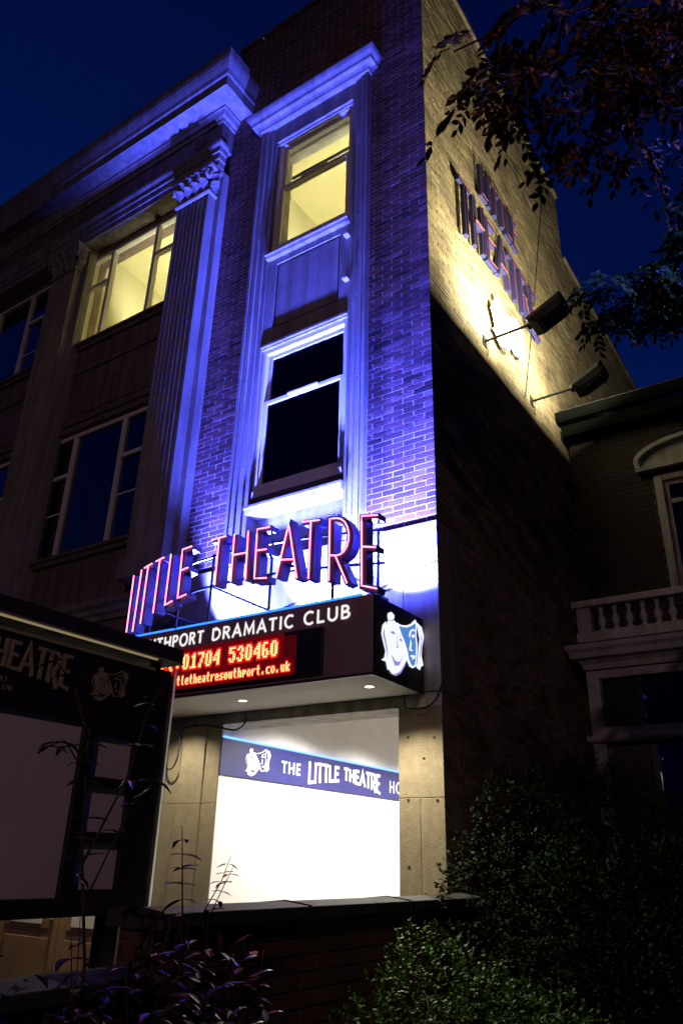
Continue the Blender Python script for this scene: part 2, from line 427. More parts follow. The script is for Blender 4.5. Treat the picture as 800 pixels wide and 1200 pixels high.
# --- window surround of the tower: stepped jambs in blocks, head cornice, sills, spandrel panel
def jamb(x_out, x_in, zs):
    mb = MB(); s = 1 if x_in > x_out else -1; w = abs(x_in-x_out)
    f = [(0, -.075), (.035, -.075), (.04, -.050), (.05, -.050), (.055, -.064), (.108, -.064), (.113, -.042), (.185, -.042), (.192, -.022), (w, -.022)]
    pl_ = [(x_out+s*a, y) for a, y in f]+[(x_in, .16), (x_out, .16)]
    if s < 0: pl_ = pl_[::-1]
    for a, b in zip(zs[:-1], zs[1:]): mb.prism(pl_, a+.003, b-.003)
    return mb.build('jamb', 'stone', TH)
zs = [4.29, 5.42, 6.55, 7.68, 8.80, 9.9, 10.62]
jamb(JL, OL, zs); jamb(JR, OR, [4.29, 6.05, 7.10, 8.30, 9.45, 10.62])
hd = MB()
hd.box(OL, OR, -.028, .16, 10.34, 10.62)
hd.moulding([(0, 10.622), (.02, 10.622), (.03, 10.66), (.05, 10.69), (.10, 10.70), (.11, 10.745), (.145, 10.79), (.16, 10.83), (.165, 10.86), (.06, 10.905), (0, 10.92)],
            [(JL, .0), (JL, -.075), (JR, -.075), (JR, .0)])
hd.box(JL, JR, -.074, .1, 10.622, 10.91)
hd.build('head_cornice', 'stone', TH)
def sill(z, proj, h, name='sill'):
    mb = MB(); mb.moulding([(0, z-h), (proj*.6, z-h), (proj*.75, z-h*.55), (proj, z-h*.45), (proj, z-.012), (proj-.012, z), (0, z+.012)],
                           [(OL+.003, -.02), (OR-.003, -.02)])
    mb.box(OL+.003, OR-.003, -.0195, .16, z-h, z+.012)
    return mb.build(name, 'stone', TH)
sill(4.905, .075, .085); sill(8.345, .07, .08)
sp = MB()
sp.box(OL+.002, OR-.002, .05, .16, 6.93, 8.262)
for q in ((OL+.002, OR-.002, -.008, .0499, 6.93, 7.20), (OL+.002, OR-.002, -.008, .0499, 8.17, 8.262), (OL+.002, OL+.14, -.008, .0499, 7.202, 8.168), (OR-.14, OR-.002, -.008, .0499, 7.202, 8.168)): sp.box(*q)
SPO = sp.build('spandrel_frame', 'stone', TH, bevel=.004)
quick('spandrel_field', 'stone', SPO, (OL+.165, OR-.165, .004, .0495, 7.225, 8.145), bevel=.006)
quick('lintel_bead', 'stone', SPO, (OL+.003, OR-.003, -.03, -.0085, 6.95, 6.985), bevel=.006)
quick('apron', 'stone', TH, (OL+.002, OR-.002, .14, .199, 4.29, 4.818))
br = MB()
for z in (8.06, 7.42): br.obox((OR-.02, -.05, z), (.035, 0, 0), (0, .04, 0), (0, 0, .018))
br.build('bracket', 'stone', TH, bevel=.008)

# --- sash windows of the tower
def sash(z0, z1, zm, lit):
    w = bpy.data.objects.new('sash_window', None); w.location = (-1.59, .1, z0); link(w, TH)
    a, b = OL+.012, OR-.012
    fr = MB()
    fr.box(a, a+.055, .022, .11, z0, z1); fr.box(b-.055, b, .022, .11, z0, z1)
    fr.box(a+.056, b-.056, .022, .11, z1-.055, z1); fr.box(a, b, .004, .12, z0-.075, z0)
    fr.build('frame', 'white_paint', w, bevel=.004)
    lo = MB()
    lo.box(a+.057, a+.105, .034, .071, z0+.002, zm+.03); lo.box(b-.105, b-.057, .034, .071, z0+.002, zm+.03)
    lo.box(a+.106, b-.106, .034, .071, z0+.002, z0+.085); lo.box(a+.106, b-.106, .034, .071, zm-.02, zm+.03)
    lo.build('lower_sash', 'white_paint', w, bevel=.004)
    hi = MB()
    hi.box(a+.057, a+.10, .075, .108, zm-.02, z1-.057); hi.box(b-.10, b-.057, .075, .108, zm-.02, z1-.057)
    hi.box(a+.101, b-.101, .075, .108, z1-.11, z1-.057); hi.box(a+.101, b-.101, .075, .108, zm-.02, zm+.025)
    hi.build('upper_sash', 'white_paint', w, bevel=.004)
    g1 = MB(); g1.box(a+.1055, b-.1055, .051, .055, z0+.0845, zm-.0195); g1.build('pane', 'glass' if lit else 'dark_glass', w)
    g2 = MB(); g2.box(a+.1005, b-.1005, .090, .094, zm+.0245, z1-.1095); g2.build('pane', 'glass' if lit else 'dark_glass', w)
    ct = MB(); ct.box(-1.78, -1.38, .006, .033, zm+.004, zm+.026); ct.build('sash_catch', 'white_paint', w)
sash(5.10, 6.93, 6.20, False)
sash(8.45, 10.34, 9.50, True)
def room(name, x0, x1, y0, y1, z0, z1, wallm, ceilm):
    r = MB(); t = .05
    r.box(x0-t, x0, y0, y1, z0, z1); r.box(x1, x1+t, y0, y1, z0, z1); r.box(x0-t, x1+t, y1, y1+t, z0, z1)
    r.box(x0-t, x1+t, y0, y1+t, z0-t, z0-.001)
    o = r.build(name, wallm, TH)
    c = MB(); c.box(x0-t, x1+t, y0, y1+t, z1+.001, z1+t); c.build('ceiling', ceilm, o)
    return o
WARM = (1.0, .93, .66)
o = room('room', -2.85, -.42, .352, 3.0, 8.2, 10.75, 'cream_wall', 'cream_ceiling')
quick('blind_rail', 'black_metal', o, (-2.18, -1.0, .30, .33, 9.97, 10.0))
light('room_light', 'SPOT', (-1.5, .9, 8.5), 300, WARM, o, aim=(-1.5, 2.5, 10.6), spot_size=R(130), spot_blend=.5, shadow_soft_size=.12)
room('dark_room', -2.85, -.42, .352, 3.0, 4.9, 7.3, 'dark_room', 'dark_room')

# --- stone bays on the left: backing wall, pilasters, windows, entablature
WL, WR = -5.95, -3.70
wb = MB()
wb.box(-9.4, XL-.002, .02, .3, 6.86, 8.42); wb.box(-9.4, XL-.002, .02, .3, 4.2, 4.98); wb.box(-9.4, XL-.002, .02, .3, 10.20, 11.3)
wb.box(WR, XL-.002, .02, .3, 4.982, 6.858); wb.box(WR, XL-.002, .02, .3, 8.422, 10.198)
wb.box(-6.55, WL, .02, .3, 4.982, 6.858); wb.box(-6.55, WL, .02, .3, 8.422, 10.198)
wb.box(-9.4, -8.85, .02, .3, 4.982, 6.858); wb.box(-9.4, -8.85, .02, .3, 8.422, 10.198)
BW = wb.build('bay_wall', 'dark_stone', TH)
# moulded spandrels
for x0, x1 in ((WL, WR), (-8.85, -6.55)):
    sp = MB()
    for z0, z1 in ((7.0, 7.95), ):
        for q in ((x0+.12, x1-.12, -.012, .0195, z0, z0+.07), (x0+.12, x1-.12, -.012, .0195, z1-.07, z1), (x0+.12, x0+.19, -.012, .0195, z0+.072, z1-.072), (x1-.19, x1-.12, -.012, .0195, z0+.072, z1-.072)): sp.box(*q)
        sp.box(x0+.26, x1-.26, .004, .0194, z0+.14, z1-.14)
    sp.box(x0, x1, -.03, .0193, 6.86, 6.93)
    sp.build('spandrel_panel', 'dark_stone', TH, bevel=.006)
    for z in (4.98, 8.42):
        sl = MB(); sl.moulding([(0, z-.11), (.05, z-.11), (.06, z-.06), (.10, z-.05), (.10, z-.008), (0, z+.004)], [(x0, .018), (x1, .018)]); sl.build('sill', 'dark_stone', TH)
def pilaster(x0, x1):
    p = bpy.data.objects.new('pilaster', None); p.location = ((x0+x1)/2, -.26, 4.3); link(p, TH)
    yf, yb = -.26, -.12; n = 7; w = (x1-x0-.05)/n
    plan = [(x0, yb), (x0, yf)]
    x = x0+.025
    for k in range(n):
        for t in range(7):
            a = math.pi*t/6
            plan.append((x+w/2-math.cos(a)*w*.37, yf+math.sin(a)*w*.36))
        x += w
    plan += [(x1, yf), (x1, yb)]
    zz = [4.62, 5.5, 6.55, 7.6, 8.65, 9.76]
    sh = MB()
    for a, b in zip(zz[:-1], zz[1:]): sh.prism(plan, a+.002, b-.002)
    sh.build('shaft', 'stone', p)
    bp = MB()
    xa, xb = x0-.10, x1+.09
    for a, b in zip([4.3]+zz[1:-1], zz[1:-1]+[10.25]): bp.box(xa, xb, -.12, .019, a+.002, b-.002)
    bp.box(xa+.004, xb-.004, -.116, .0185, 4.3, 10.25)
    bp.build('backing_pier', 'stone', p, bevel=.004)
    bs = MB(); bs.moulding([(0, 4.302), (.05, 4.302), (.05, 4.40), (.035, 4.42), (.045, 4.47), (.03, 4.52), (.005, 4.56), (.005, 4.618), (0, 4.618)], [(x0, yb), (x0, yf), (x1, yf), (x1, yb)])
    bs.box(x0, x1, yf, yb, 4.302, 4.618); bs.build('base', 'stone', p)
    # carved capital
    cp = MB(); cx = (x0+x1)/2; hw = (x1-x0)/2
    cp.moulding([(0, 9.762), (.02, 9.765), (.035, 9.785), (.02, 9.81), (0, 9.815)], [(x0, yb), (x0, yf), (x1, yf), (x1, yb)])
    cp.box(x0+.01, x1-.01, yf+.01, yb, 9.762, 10.13)
    def leaf(px, py, dx, dy, z0, h, w_):
        sx, sy = -dy, dx; rows = 7; vs = []
        for i in range(rows):
            t = i/(rows-1); o_ = .012+.10*t**2.2 if t < .86 else .10; zz_ = z0+h*min(t*1.12, 1.0)-(max(0, t-.86)*h*.9)
            ww = w_*(.75+.45*math.sin(t*2.6))*(1-.55*max(0, t-.6)/.4)
            for q, dd in ((-1, 0), (-.5, .018), (0, .03), (.5, .018), (1, 0)):
                rag = .012*math.sin(i*2.3+q*4)
                vs.append((px+dx*(o_+dd)+sx*(q*ww/2+rag), py+dy*(o_+dd)+sy*(q*ww/2+rag), zz_))
        fs = [(i*5+j, i*5+j+1, (i+1)*5+j+1, (i+1)*5+j) for i in range(rows-1) for j in range(4)]
        cp.add(vs, fs)
    for k in range(4): leaf(x0+(k+.5)*(x1-x0)/4, yf+.008, 0, -1, 9.80, .20, .13)
    for k in range(3): leaf(x0+(k+.75)*(x1-x0)/3.5, yf+.006, 0, -1, 9.88, .26, .14)
    leaf(x1-.008, -.19, 1, 0, 9.80, .20, .12); leaf(x1-.006, -.19, 1, 0, 9.88, .26, .12); leaf(x0+.008, -.19, -1, 0, 9.85, .22, .12)
    def volute(px, py, dx, dy, sgn, r0=.075):
        pts = []
        for i in range(26):
            a = i*.42; r = r0*(1-i/30)
            pts.append((px+dx*(math.sin(a)*r*sgn), py+dy*(math.sin(a)*r*sgn), 10.06+math.cos(a)*r))
        cp.tube(pts, .024, 6, .012)
    for sgn, px in ((1, x1+.02), (-1, x0-.02)):
        volute(px, yf-.05, .75*1, 0, sgn); volute(px, yf-.05, 0, -.75, sgn, .07)
    volute(cx+.07, yf-.05, 1, 0, 1, .05); volute(cx-.07, yf-.05, 1, 0, -1, .05)
    for a in range(6):
        cp.tube([(cx+.05*math.cos(a), yf-.07, 10.15+.05*math.sin(a)), (cx, yf-.10, 10.15)], .022, 6)
    cp.moulding([(0, 10.13), (.05, 10.13), (.06, 10.16), (.085, 10.18), (.09, 10.225), (.075, 10.246), (0, 10.246)], [(x0, yb), (x0, yf), (x1, yf), (x1, yb)])
    cp.box(x0, x1, yf, yb, 10.13, 10.246)
    cp.build('capital', 'stone', p)
    return p
pilaster(-3.74, -3.155); pilaster(-6.50, -5.915)
# entablature
FY = -.24
en = MB(); ep = [(-9.4, FY), (-3.06, FY), (-3.06, .0)]
en.moulding([(-.2, 10.252), (0, 10.252), (0, 10.36), (.018, 10.362), (.018, 10.48), (.036, 10.482), (.036, 10.58), (.06, 10.62), (.065, 10.66), (0, 10.68), (-.2, 10.68)], ep[:2]+[(-3.06, -.12)])
en.build('architrave', 'stone', TH)
fz = MB(); fz.box(-9.4, -3.064, FY+.004, .0, 10.682, 11.26); fz.box(-9.4, -3.2, -.04, .3, 10.252, 11.26)
fz.build('frieze', 'dark_stone', TH)
cn = MB()
cn.moulding([(0, 11.10), (.02, 11.10), (.03, 11.15), (.06, 11.17), (.08, 11.24), (.10, 11.26), (.10, 11.30), (.30, 11.315), (.31, 11.29), (.33, 11.29), (.335, 11.46), (.35, 11.48), (.355, 11.50)
             , (.36, 11.56), (.385, 11.66), (.40, 11.74), (.405, 11.82), (.40, 11.825), (.40, 11.93), (.30, 11.97), (0, 11.99)], ep)
cn.box(-9.4, -3.06, FY, .3, 11.262, 11.985)
cn.build('cornice', 'stone', TH)
quick('blocking_course', 'dark_stone', TH, (-9.4, -3.10, -.10, .3, 11.99, 12.16), bevel=.01)
for cx in (-3.45, -6.21):
    rd = MB()
    for r, y0 in ((.13, -.035), (.095, -.05), (.06, -.03)):
        ring = [(cx+r*math.cos(t*math.pi/12), 10.97+r*math.sin(t*math.pi/12), ) for t in range(24)]
        rd.tube([(x, FY+.002, z) for x, z in ring]+[(ring[0][0], FY+.002, ring[0][1])], .016, 6)
    for t in range(8):
        a = t*math.pi/4; rd.tube([(cx, FY-.01, 10.97), (cx+.085*math.cos(a), FY-.012, 10.97+.085*math.sin(a))], .018, 5, .006)
    rd.build('roundel', 'dark_stone', TH)
# bay windows on the stone side: three lights with transoms
def bay_window(x0, x1, z0, z1, m1, m2, zt, zb, lit):
    w = bpy.data.objects.new('casement_window', None); w.location = ((x0+x1)/2, .05, z0); link(w, TH)
    fm = 'white_paint'
    f = MB(); y0, y1 = .045, .13
    f.box(x0, x0+.06, y0, y1, z0, z1); f.box(x1-.06, x1, y0, y1, z0, z1)
    f.box(x0+.061, x1-.061, y0, y1, z0, z0+.065); f.box(x0+.061, x1-.061, y0, y1, z1-.06, z1)
    for m in (m1, m2): f.box(m-.032, m+.032, y0+.003, y1, z0+.066, z1-.061)
    f.build('frame', fm, w, bevel=.004)
    for a, b in ((x0+.061, m1-.033), (m2+.033, x1-.061)):
        quick('transom', fm, w, (a, b, y0-.004, y1-.02, zt-.03, zt+.03), bevel=.004)
        if zb: quick('glazing_bar', fm, w, (a, b, .07, .1, zb-.012, zb+.012))
    for a, b_, c, d in ((x0+.06, m1-.032, zt+.029, z1-.06), (x0+.06, m1-.032, z0+.065, zt-.029), (m1+.032, m2-.032, z0+.065, z1-.06), (m2+.032, x1-.06, zt+.029, z1-.06), (m2+.032, x1-.06, z0+.065, zt-.029)):
        g_ = MB(); g_.box(a, b_, .084, .088, c, d); g_.build('pane', 'glass' if lit else 'dark_glass', w)
bay_window(WL, WR, 8.424, 10.196, -5.48, -4.50, 9.59, None, True)
bay_window(WL, WR, 4.984, 6.856, -5.53, -4.54, 6.225, 5.67, False)
bay_window(-8.85, -6.55, 8.424, 10.196, -8.40, -7.49, 9.55, 8.9, False)
bay_window(-8.85, -6.55, 4.984, 6.856, -8.40, -7.49, 6.225, 5.67, False)
o = room('room', WL-.1, -3.45, .302, 1.75, 8.3, 10.6, 'cream_wall', 'cream_ceiling')
quick('curtain_rail', 'black_metal', o, (-5.9, -3.6, .36, .38, 10.30, 10.32))
light('room_light', 'SPOT', (-4.7, .65, 8.6), 310, WARM, o, aim=(-4.7, 1.9, 10.0), spot_size=R(140), spot_blend=.5, shadow_soft_size=.12)
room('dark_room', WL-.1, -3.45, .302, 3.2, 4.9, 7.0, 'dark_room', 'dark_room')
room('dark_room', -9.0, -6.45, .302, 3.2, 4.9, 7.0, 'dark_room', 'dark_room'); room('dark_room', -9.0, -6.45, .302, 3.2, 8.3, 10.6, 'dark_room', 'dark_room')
# ground storey on the left with string course and entrance doors
gs = MB(); gs.box(-9.4, -5.3, .0, .3, 0, 4.198); gs.box(-5.296, -3.38, .0, .3, 2.25, 4.198); gs.box(-3.376, XL-.003, .0, .3, 0, 4.198)
gs.build('ground_storey_wall', 'dark_stone', TH)
sc = MB(); sc.moulding([(0, 3.98), (.04, 3.98), (.05, 4.03), (.09, 4.05), (.10, 4.10), (.15, 4.13), (.16, 4.19), (.12, 4.20), (.02, 4.26), (0, 4.28)], [(-9.4, -.001), (XL+.04, -.001)])
sc.build('string_course', 'stone', TH)
for k, (a, b) in enumerate(((-5.29, -4.345), (-4.335, -3.385))):
    d = bpy.data.objects.new('entrance_door', None); d.location = ((a+b)/2, .1, 0); link(d, TH)
    quick('door_leaf', 'timber', d, (a, b, .10, .15, .02, 2.24))
    quick('panel', 'timber', d, (a+.12, b-.12, .088, .0995, .22, .78), (a+.12, b-.12, .088, .0995, .86, 1.25), bevel=.008)
    quick('notice', 'panel_white', d, (a+.2, b-.25, .080, .0875, .90, 1.18))
    quick('handle', 'brass', d, (b-.10, b-.07, .04, .085, .95, 1.25))

lm = bpy.data.objects.new('added_wall_lamp', None); lm.location = (-4.34, -.06, 2.42); link(lm, TH)  # unseen lamp behind the notice board, added to light the doors
quick('lamp_body', 'black_metal', lm, (-4.46, -4.22, -.10, -.002, 2.44, 2.52), bevel=.01)
quick('lens', 'downlight_lens', lm, (-4.44, -4.24, -.095, -.01, 2.434, 2.4395))
light('added_door_lamp', 'SPOT', (-4.34, -.12, 2.42), 80, (1, .84, .60), lm, aim=(-4.34, -.5, 0), spot_size=R(150), spot_blend=.5, shadow_soft_size=.06)
# --- porch passage behind the opening
PA = room('porch_passage', -2.285, -.20, -.005, 6.2, .02, 3.30, 'passage_wall', 'plaster_ceiling')
for y in (1.0, 2.4, 3.8, 5.2):
    d = MB(); d.poly([(-1.35+.06*math.cos(t*.524), y+.06*math.sin(t*.524)) for t in range(12)], lambda u, v, q: (u, v, q), 2.965, 2.972)
    o = d.build('downlight', 'downlight_lens', PA)
    rd_ = MB(); rd_.tube([(-1.35, y, 2.973), (-1.35, y, 3.30)], .012, 6); rd_.build('drop_rod', 'white_paint', o)
    light('downlight_lamp', 'SPOT', (-1.35, y, 2.95), 330 if y < 2 else 230, (1, .96, .90), o, aim=(-1.55, y, 0), spot_size=R(150), spot_blend=.55, shadow_soft_size=.06)

# ================================================================== CANOPY with its signs
CA = thing('canopy_sign', (-1.5, -.4, 2.79), 'black box canopy over the porch with white lettering and red display', 'canopy')
CX0, CX1, CY, CZ0, CZ1 = -2.93, -.15, -.813, 2.788, 3.40
quick('end_panel', 'black_fascia', CA, (CX1-.001, CX1+.0035, CY+.004, -.03, CZ0+.011, CZ1-.002))
quick('canopy_box', 'plum_fascia', CA, (CX0, CX1, CY, -.027, CZ0+.012, CZ1), bevel=.006)
quick('soffit', 'plaster_ceiling', CA, (CX0+.02, CX1-.02, CY+.02, -.028, CZ0, CZ0+.0115))
quick('trim', 'black_metal', CA, (CX0, CX1, CY-.006, CY+.018, CZ0-.006, CZ0+.010), (CX1-.018, CX1+.004, CY+.0185, -.03, CZ0-.006, CZ0+.010))
for x in (-2.66, -1.676, -.395):  # leftmost downlight is unseen, added to brighten the left pier
    d = MB(); d.poly([(x+.032*math.cos(t*.524), -.46+.032*math.sin(t*.524)) for t in range(12)], lambda u, v, q: (u, v, q), CZ0-.004, CZ0-.001)
    o = d.build('downlight', 'downlight_lens', CA)
    rg = MB(); rg.tube([(x+.042*math.cos(t*.524), -.46+.042*math.sin(t*.524), CZ0-.003) for t in range(13)], .006, 6); rg.build('bezel', 'white_paint', o)
    light('downlight_lamp', 'SPOT', (x, -.46, CZ0-.012), 135 if x > -1 else 50, (1, .92, .70), o, aim=((x+.55, -1.0, 0) if x > -1 else (x, -.46, 0)), spot_size=R(140), spot_blend=.6, shadow_soft_size=.03)

_text_cache = {}
def text2d(body, bold=0.0):
    """flat outline text as (verts, faces), x from 0 to width, cap height 1"""
    if (body, bold) in _text_cache: return _text_cache[(body, bold)]
    c = bpy.data.curves.new('lettering_curve', 'FONT'); c.body = body; c.size = 1; c.resolution_u = 3; c.offset = bold
    c.space_character = 1.22
    ob = bpy.data.objects.new('lettering_curve', c); COL.objects.link(ob)
    bpy.context.view_layer.update()
    dg = bpy.context.evaluated_depsgraph_get(); ev = ob.evaluated_get(dg); me = ev.to_mesh()
    vs = [(v.co.x, v.co.y) for v in me.vertices]; fs = [tuple(p.vertices) for p in me.polygons]
    ev.to_mesh_clear(); bpy.data.objects.remove(ob); bpy.data.curves.remove(c)
    x0 = min(v[0] for v in vs); x1 = max(v[0] for v in vs); y0 = min(v[1] for v in vs); y1 = max(v[1] for v in vs)
    r = ([((a-x0)/(x1-x0), (b-y0)/(y1-y0)) for a, b in vs], fs); _text_cache[(body, bold)] = r; return r
def lettering(name, body, m, parent, fn, bold=.012, d=-.004):
    """fn(u,v,depth)->xyz, u,v in 0..1; thin raised letters"""
    vs, fs = text2d(body, bold); mb = MB()
    n = len(vs)
    edges = {}
    for f in fs:
        for i in range(len(f)):
            e = (f[i], f[(i+1) % len(f)]); edges[e] = edges.get(e, 0)+1
    rim = [e for e in edges if (e[1], e[0]) not in edges]
    mb.add([fn(u, v, d) for u, v in vs]+[fn(u, v, 0) for u, v in vs], list(fs)+[(a, b, n+b, n+a) for a, b in rim])
    return mb.build(name, m, parent)
def ell(cx, cy, rx, ry, a0, a1, n=12): return [(cx+rx*math.cos(R(a0+(a1-a0)*i/n)), cy+ry*math.sin(R(a0+(a1-a0)*i/n))) for i in range(n+1)]
SANS = {'S': (.62, [ell(.33, .74, .27, .22, 20, 255, 9)+ell(.30, .26, .30, .24, 80, -155, 9)]), 'O': (.92, [ell(.46, .5, .42, .47, 90, 450, 20)]),
 'U': (.78, [[(.08, 1)]+[(.08, .4)]+ell(.39, .36, .31, .33, 190, 350, 9)+[(.70, .4), (.70, 1)]]), 'T': (.70, [[(0, .94), (.70, .94)], [(.35, .9), (.35, 0)]]),
 'H': (.80, [[(.08, 0), (.08, 1)], [(.72, 0), (.72, 1)], [(.1, .52), (.7, .52)]]), 'P': (.64, [[(.08, 0), (.08, .94), (.3, .94)]+ell(.32, .71, .24, .23, 90, -90, 8)+[(.12, .48)]]),
 'R': (.70, [[(.08, 0), (.08, .94), (.3, .94)]+ell(.32, .73, .24, .21, 90, -90, 8)+[(.12, .52)], [(.32, .5), (.66, 0)]]), 'D': (.82, [[(.08, .06), (.08, .94), (.3, .94)]+ell(.3, .5, .45, .44, 90, -90, 12)+[(.08, .06)]]),
 'A': (.82, [[(.02, 0), (.41, .97), (.80, 0)], [(.17, .34), (.65, .34)]]), 'M': (1.0, [[(.08, 0), (.14, .95), (.5, .2), (.86, .95), (.92, 0)]]), 'I': (.22, [[(.11, 0), (.11, 1)]]),
 'C': (.78, [ell(.45, .5, .40, .46, 50, 310, 14)]), 'L': (.56, [[(.08, 1), (.08, .06), (.56, .06)]]), 'B': (.68, [[(.08, 0), (.08, 1)], [(.10, .94), (.3, .94)]+ell(.3, .735, .22, .205, 85, -85, 7)+[(.12, .53)], [(.12, .5), (.32, .5)]+ell(.32, .28, .28, .22, 85, -85, 8)+[(.10, .06)]])}
def stroke_word(name, word, m, parent, x0, x1, z0, h, w, y):
    gap = .24; tot = sum(SANS[c][0] for c in word)+gap*(len(word)-1); u = 0; mb = MB(); k = (x1-x0)/tot
    for c in word:
        for q, st in enumerate(SANS[c][1]): mb.ribbon([(x0+(u+a)*k, z0+b*h) for a, b in st], w, lambda p, r_, d: (p, y+d, r_), -.005-.0006*q, 0)
        u += SANS[c][0]+gap
    return mb.build(name, m, parent)
# SOUTHPORT DRAMATIC CLUB on the fascia
for word, x0, x1 in (('SOUTHPORT', -2.74, -1.868), ('DRAMATIC', -1.765, -.892), ('CLUB', -.79, -.351)):
    stroke_word('lettering', word, 'letter_lit', CA, x0, x1, 3.236, .108, .0175, CY)
# red display
LED = bpy.data.objects.new('led_screen', None); LED.location = (-1.6, CY, 3.0); link(LED, CA)
quick('screen_case', 'black_metal', LED, (-2.75, -.586, CY-.028, CY-.0005, 2.826, 3.197), bevel=.004)
quick('screen_face', 'black_metal', LED, (-2.73, -.606, CY-.030, CY-.0285, 2.846, 3.18))
F57 = {'0': '01110 11011 11011 11011 11011 11011 01110', '1': '00110 01110 00110 00110 00110 00110 11111', '3': '01110 11011 00011 00110 00011 11011 01110',
 '4': '00011 00111 01111 11011 11111 00011 00011', '5': '11111 11000 11110 00011 00011 11011 01110', '6': '01110 11000 11000 11110 11011 11011 01110',
 '7': '11111 00011 00011 00110 00110 01100 01100', ':': '00000 01100 01100 00000 01100 01100 00000', ' ': '00000 '*7, 'T': '11111 01100 01100 01100 01100 01100 01100',
 'e': '00000 00000 01110 11011 11111 11000 01111', 'l': '01100 01100 01100 01100 01100 01100 00110', 't': '01100 01100 11110 01100 01100 01100 00110',
 'w': '00000 00000 10101 10101 10101 11111 01010', '.': '00000 00000 00000 00000 00000 01100 01100', 'i': '01100 00000 11100 01100 01100 01100 11110',
 'h': '11000 11000 11110 11011 11011 11011 11011', 'a': '00000 00000 01110 00011 01111 11011 01111', 'r': '00000 00000 11011 11100 11000 11000 11000',
 's': '00000 00000 01111 11000 01110 00011 11110', 'o': '00000 00000 01110 11011 11011 11011 01110', 'u': '00000 00000 11011 11011 11011 11011 01111',
 'p': '00000 00000 11110 11011 11110 11000 11000', 'c': '00000 00000 01111 11000 11000 11000 01111', 'k': '11000 11000 11011 11110 11100 11110 11011'}
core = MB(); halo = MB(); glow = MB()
def led_line(txt, xr, z0, px, pz):
    x = xr-len(txt)*6*px
    for ch in txt:
        for r_, row in enumerate(F57[ch].split()):
            for c_, q in enumerate(row):
                if q == '1':
                    cx = x+(c_+.5)*px; cz = z0+(6-r_+.5)*pz
                    core.box(cx-px*.38, cx+px*.38, CY-.0345, CY-.0335, cz-pz*.38, cz+pz*.38)
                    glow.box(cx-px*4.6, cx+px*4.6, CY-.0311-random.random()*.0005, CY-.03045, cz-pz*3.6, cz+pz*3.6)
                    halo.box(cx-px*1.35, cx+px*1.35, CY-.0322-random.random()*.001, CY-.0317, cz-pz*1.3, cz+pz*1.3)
        x += 6*px
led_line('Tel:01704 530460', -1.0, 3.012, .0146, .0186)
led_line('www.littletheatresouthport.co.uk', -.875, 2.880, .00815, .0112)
quick('led_bloom_sheet', 'led_dull', LED, (-2.6, -.83, CY-.0304, CY-.0301, 2.86, 3.165))  # glowing sheet added behind the dots for dim red bloom
glow.build('led_outer_bloom', 'led_outer_bloom', LED); halo.build('led_glow', 'led_halo', LED); core.build('led_dots', 'led_core', LED)
light('led_light', 'AREA', (-1.6, CY-.05, 3.0), 5, (1, .03, .02), LED, aim=(-1.6, CY-1, 3.0), shape='RECTANGLE', size=1.2, size_y=.2)
# blue tube along the top edge
bt = MB(); bt.tube([(CX0+.03, CY+.03, CZ1+.016), (CX1-.12, CY+.03, CZ1+.016)], .012, 8); bt.build('light_tube', 'blue_strip', CA)

# masks emblem (two theatre masks with ribbons), unit square
MASK = dict(lm=[(.344,.782),(.398,.618),(.48,.534),(.547,.41),(.56,.306),(.508,.185),(.41,.054),(.316,-.004),(.224,.007),(.164,.059),(.134,.188),(.123,.357),(.113,.529),(.102,.667),(.147,.762),(.268,.811)],
knob=[(.148,.879),(.215,.924),(.29,.895),(.274,.828),(.161,.772),(.142,.823)],
lr=[(.097,.736),(.03,.661),(.004,.53),(.043,.42),(.095,.297),(.069,.19),(.006,.144),(.103,.145),(.141,.036),(.201,.052),(.18,.201),(.16,.368),(.123,.479),(.102,.614)],
rm=[(.35,.802),(.433,.793),(.574,.83),(.691,.896),(.797,.997),(.831,.942),(.811,.746),(.837,.604),(.816,.377),(.798,.263),(.719,.211),(.648,.219),(.585,.295),(.559,.413),(.491,.538),(.398,.69)],
rmi=[(.388,.763),(.46,.769),(.58,.8),(.705,.872),(.78,.935),(.794,.911),(.775,.735),(.795,.592),(.778,.366),(.764,.281),(.72,.242),(.672,.25),(.622,.314),(.59,.431),(.525,.557),(.432,.683)],
rr=[(.837,.963),(.96,.927),(1.011,.789),(.956,.602),(.937,.466),(.98,.321),(.916,.285),(.897,.231),(.821,.247),(.854,.387),(.873,.541),(.909,.72),(.868,.859)],
brow=[(.64,.656),(.618,.695),(.648,.77),(.719,.824),(.783,.82),(.765,.796),(.718,.8),(.677,.76),(.658,.699)],
eye=[(.687,.708),(.723,.741),(.763,.731),(.739,.687),(.698,.674)],
nose=[(.663,.645),(.638,.545),(.619,.458),(.705,.464),(.7,.487),(.665,.489),(.684,.577)],
mouth=[(.634,.372),(.692,.406),(.773,.416),(.743,.357),(.673,.328),(.708,.369)],
shade=[(.56,.297),(.508,.182),(.41,.051),(.316,-.008),(.242,-.002),(.322,.028),(.411,.089),(.486,.188)],
leye=[(.18,.60),(.24,.64),(.30,.61),(.24,.59)], leye2=[(.38,.56),(.43,.58),(.46,.54),(.41,.535)],
lsmile=[(.20,.27),(.30,.20),(.40,.22),(.47,.33),(.38,.16),(.28,.13)], lnose=[(.33,.60),(.36,.42),(.30,.40),(.34,.44)],
rib=[(.05,.62),(.025,.52),(.075,.40),(.115,.28),(.12,.18),(.135,.30),(.10,.42),(.06,.52)], rib2=[(.925,.80),(.94,.70),(.90,.52),(.885,.38),(.93,.55),(.96,.74)])
